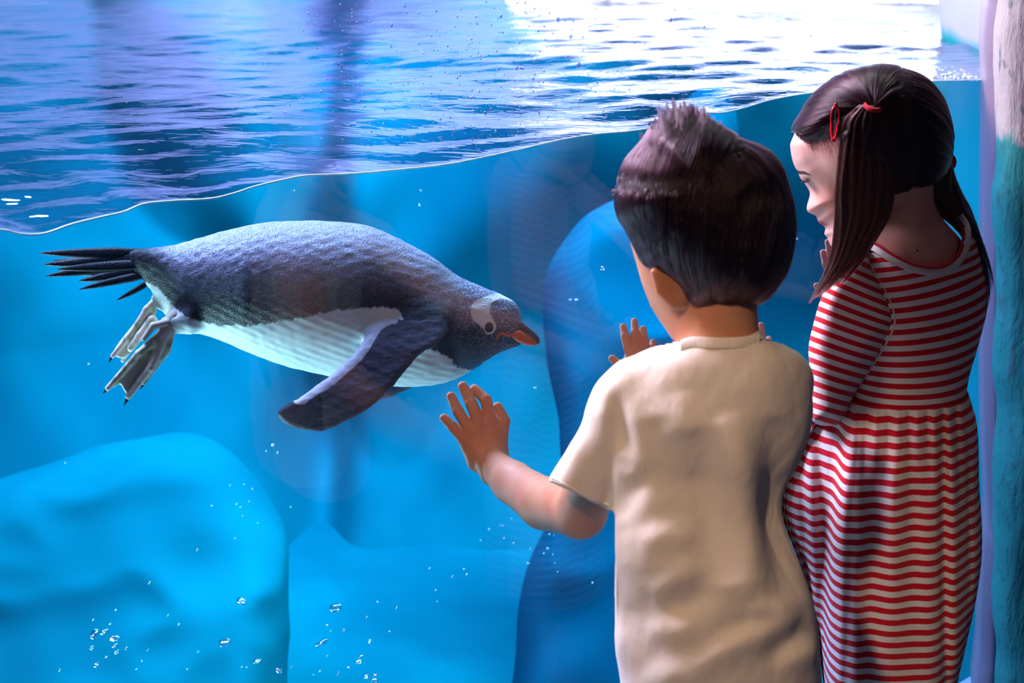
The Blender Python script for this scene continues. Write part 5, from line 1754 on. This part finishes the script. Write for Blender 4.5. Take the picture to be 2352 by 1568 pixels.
# drops: flattened beads on the tank side of the window, above the waterline
GROT = math.atan2(GD[1], GD[0])
bead = iv * np.array([1.0, 0.42, 1.15])
bead[:, 2] += np.where(bead[:, 2] < 0, -0.10, 0.0)
dmesh = proto('water_drop', bead, M_DROP)
lx, ly = lc[:, 0], lc[:, 1]
NAMED = [(1330, 149, 8), (1282, 45, 7), (1311, 84, 6.5), (1541, 46, 6), (1231, 140, 4.5), (1187, 157, 4.5), (1151, 38, 5), (1593, 160, 4), (1372, 190, 4), (1225, 181, 5), (1201, 158, 3.5), (1115, 260, 6), (1128, 252, 5), (1445, 205, 3.5),
         (1862, 82, 3.5), (1618, 62, 3.5), (1228, 20, 4), (1207, 6, 4.5), (1240, 118, 3.5), (1305, 130, 3), (1350, 170, 3), (779, 148, 4), (1056, 174, 3.5)]
rr_ = np.random.default_rng(23)
pts = [(a, b, c) for a, b, c in NAMED]
while len(pts) < 250:
    cx_, cy_ = rr_.choice([760, 820, 900, 1000, 1100, 1180, 1260, 1340, 1430], p=[.05, .10, .14, .15, .16, .14, .12, .09, .05]), rr_.uniform(2, 330)
    a_ = cx_ + rr_.normal(0, 60)
    if cy_ < np.interp(a_, lx, ly) - 25 and a_ < 2150:
        pts.append((a_, cy_, rr_.uniform(1.9, 3.8)))
for _ in range(26):
    pts.append((rr_.choice([785, 797, 1085]) + rr_.normal(0, 3), rr_.uniform(20, 290), rr_.uniform(2, 3.5)))
UNIQ = ['largest round drop on the window above the waterline, over the bright reflections', 'dark ringed drop highest of the large drops over the white glare', 'round drop between the two big ones over the white glare',
        'single round drop alone in the white glare above the boy', None, None, None, None, None, None, None, 'crooked splash drop close above the waterline beside the ripples']
for k_, (a_, b_, c_) in enumerate(pts):
    Yd = float(glassY(a_, b_, 0.0306)); p = W(a_, b_, Yd); r = c_ * Yd / F * 0.8
    o = put('water_drop', dmesh, p, (r, r, r), (0, rr_.uniform(-0.2, 0.2), GROT))
    tag(o, (UNIQ[k_] if k_ < len(UNIQ) and UNIQ[k_] else 'small clear water drop clinging to the window above the waterline'), 'water drop', 'water drops on the window')
# the fine spray between them: one object of very small beads
SV, SF_ = [], []
cv, cf = ico(0)
cnt = 0
while cnt < 900:
    a_, b_ = rr_.normal(1120, 270), rr_.uniform(0, 340)
    if a_ < 250 or a_ > 2150 or b_ > np.interp(a_, lx, ly) - 18: continue
    Yd = float(glassY(a_, b_, 0.0304)); p = W(a_, b_, Yd); r = rr_.uniform(0.7, 1.5) * Yd / F
    base = cnt * 12
    q_ = cv * r
    q_ = np.stack([q_[:, 0] * math.cos(GROT) - q_[:, 1] * 0.4 * math.sin(GROT), q_[:, 0] * math.sin(GROT) + q_[:, 1] * 0.4 * math.cos(GROT), q_[:, 2]], 1) + p
    SV.append(q_); SF_ += [(a + base, b + base, c + base) for a, b, c in cf]
    cnt += 1
spray = mesh_obj('water_spray', np.concatenate(SV), SF_, M_DROP)
tag(spray, 'fine spray of water specks on the window above the waterline', 'water spray', None, 'stuff')
# foam sparkling along the waterline in the right corner
FV, FF = [], []
for k in range(170):
    a_ = rr_.uniform(2120, 2260); b_ = 186 - abs(rr_.normal(0, 9)) - 10 * math.exp(-((a_ - 2190) / 30) ** 2) * rr_.random()
    off = rr_.uniform(0.04, 0.22)
    Yd = float(glassY(a_, b_, off)); p = W(a_, b_, Yd); r = rr_.uniform(1.2, 4.2) * Yd / F
    FV.append(cv * r * np.array([1.3, 1, 0.8]) + p); FF += [(a + k * 12, b + k * 12, c + k * 12) for a, b, c in cf]
foam = mesh_obj('foam', np.concatenate(FV), FF, m_plain('foam_white', (0.85, 0.88, 0.95), 0.25))
tag(foam, 'white sparkling foam on the water in the corner by the window post', 'foam', None, 'stuff')
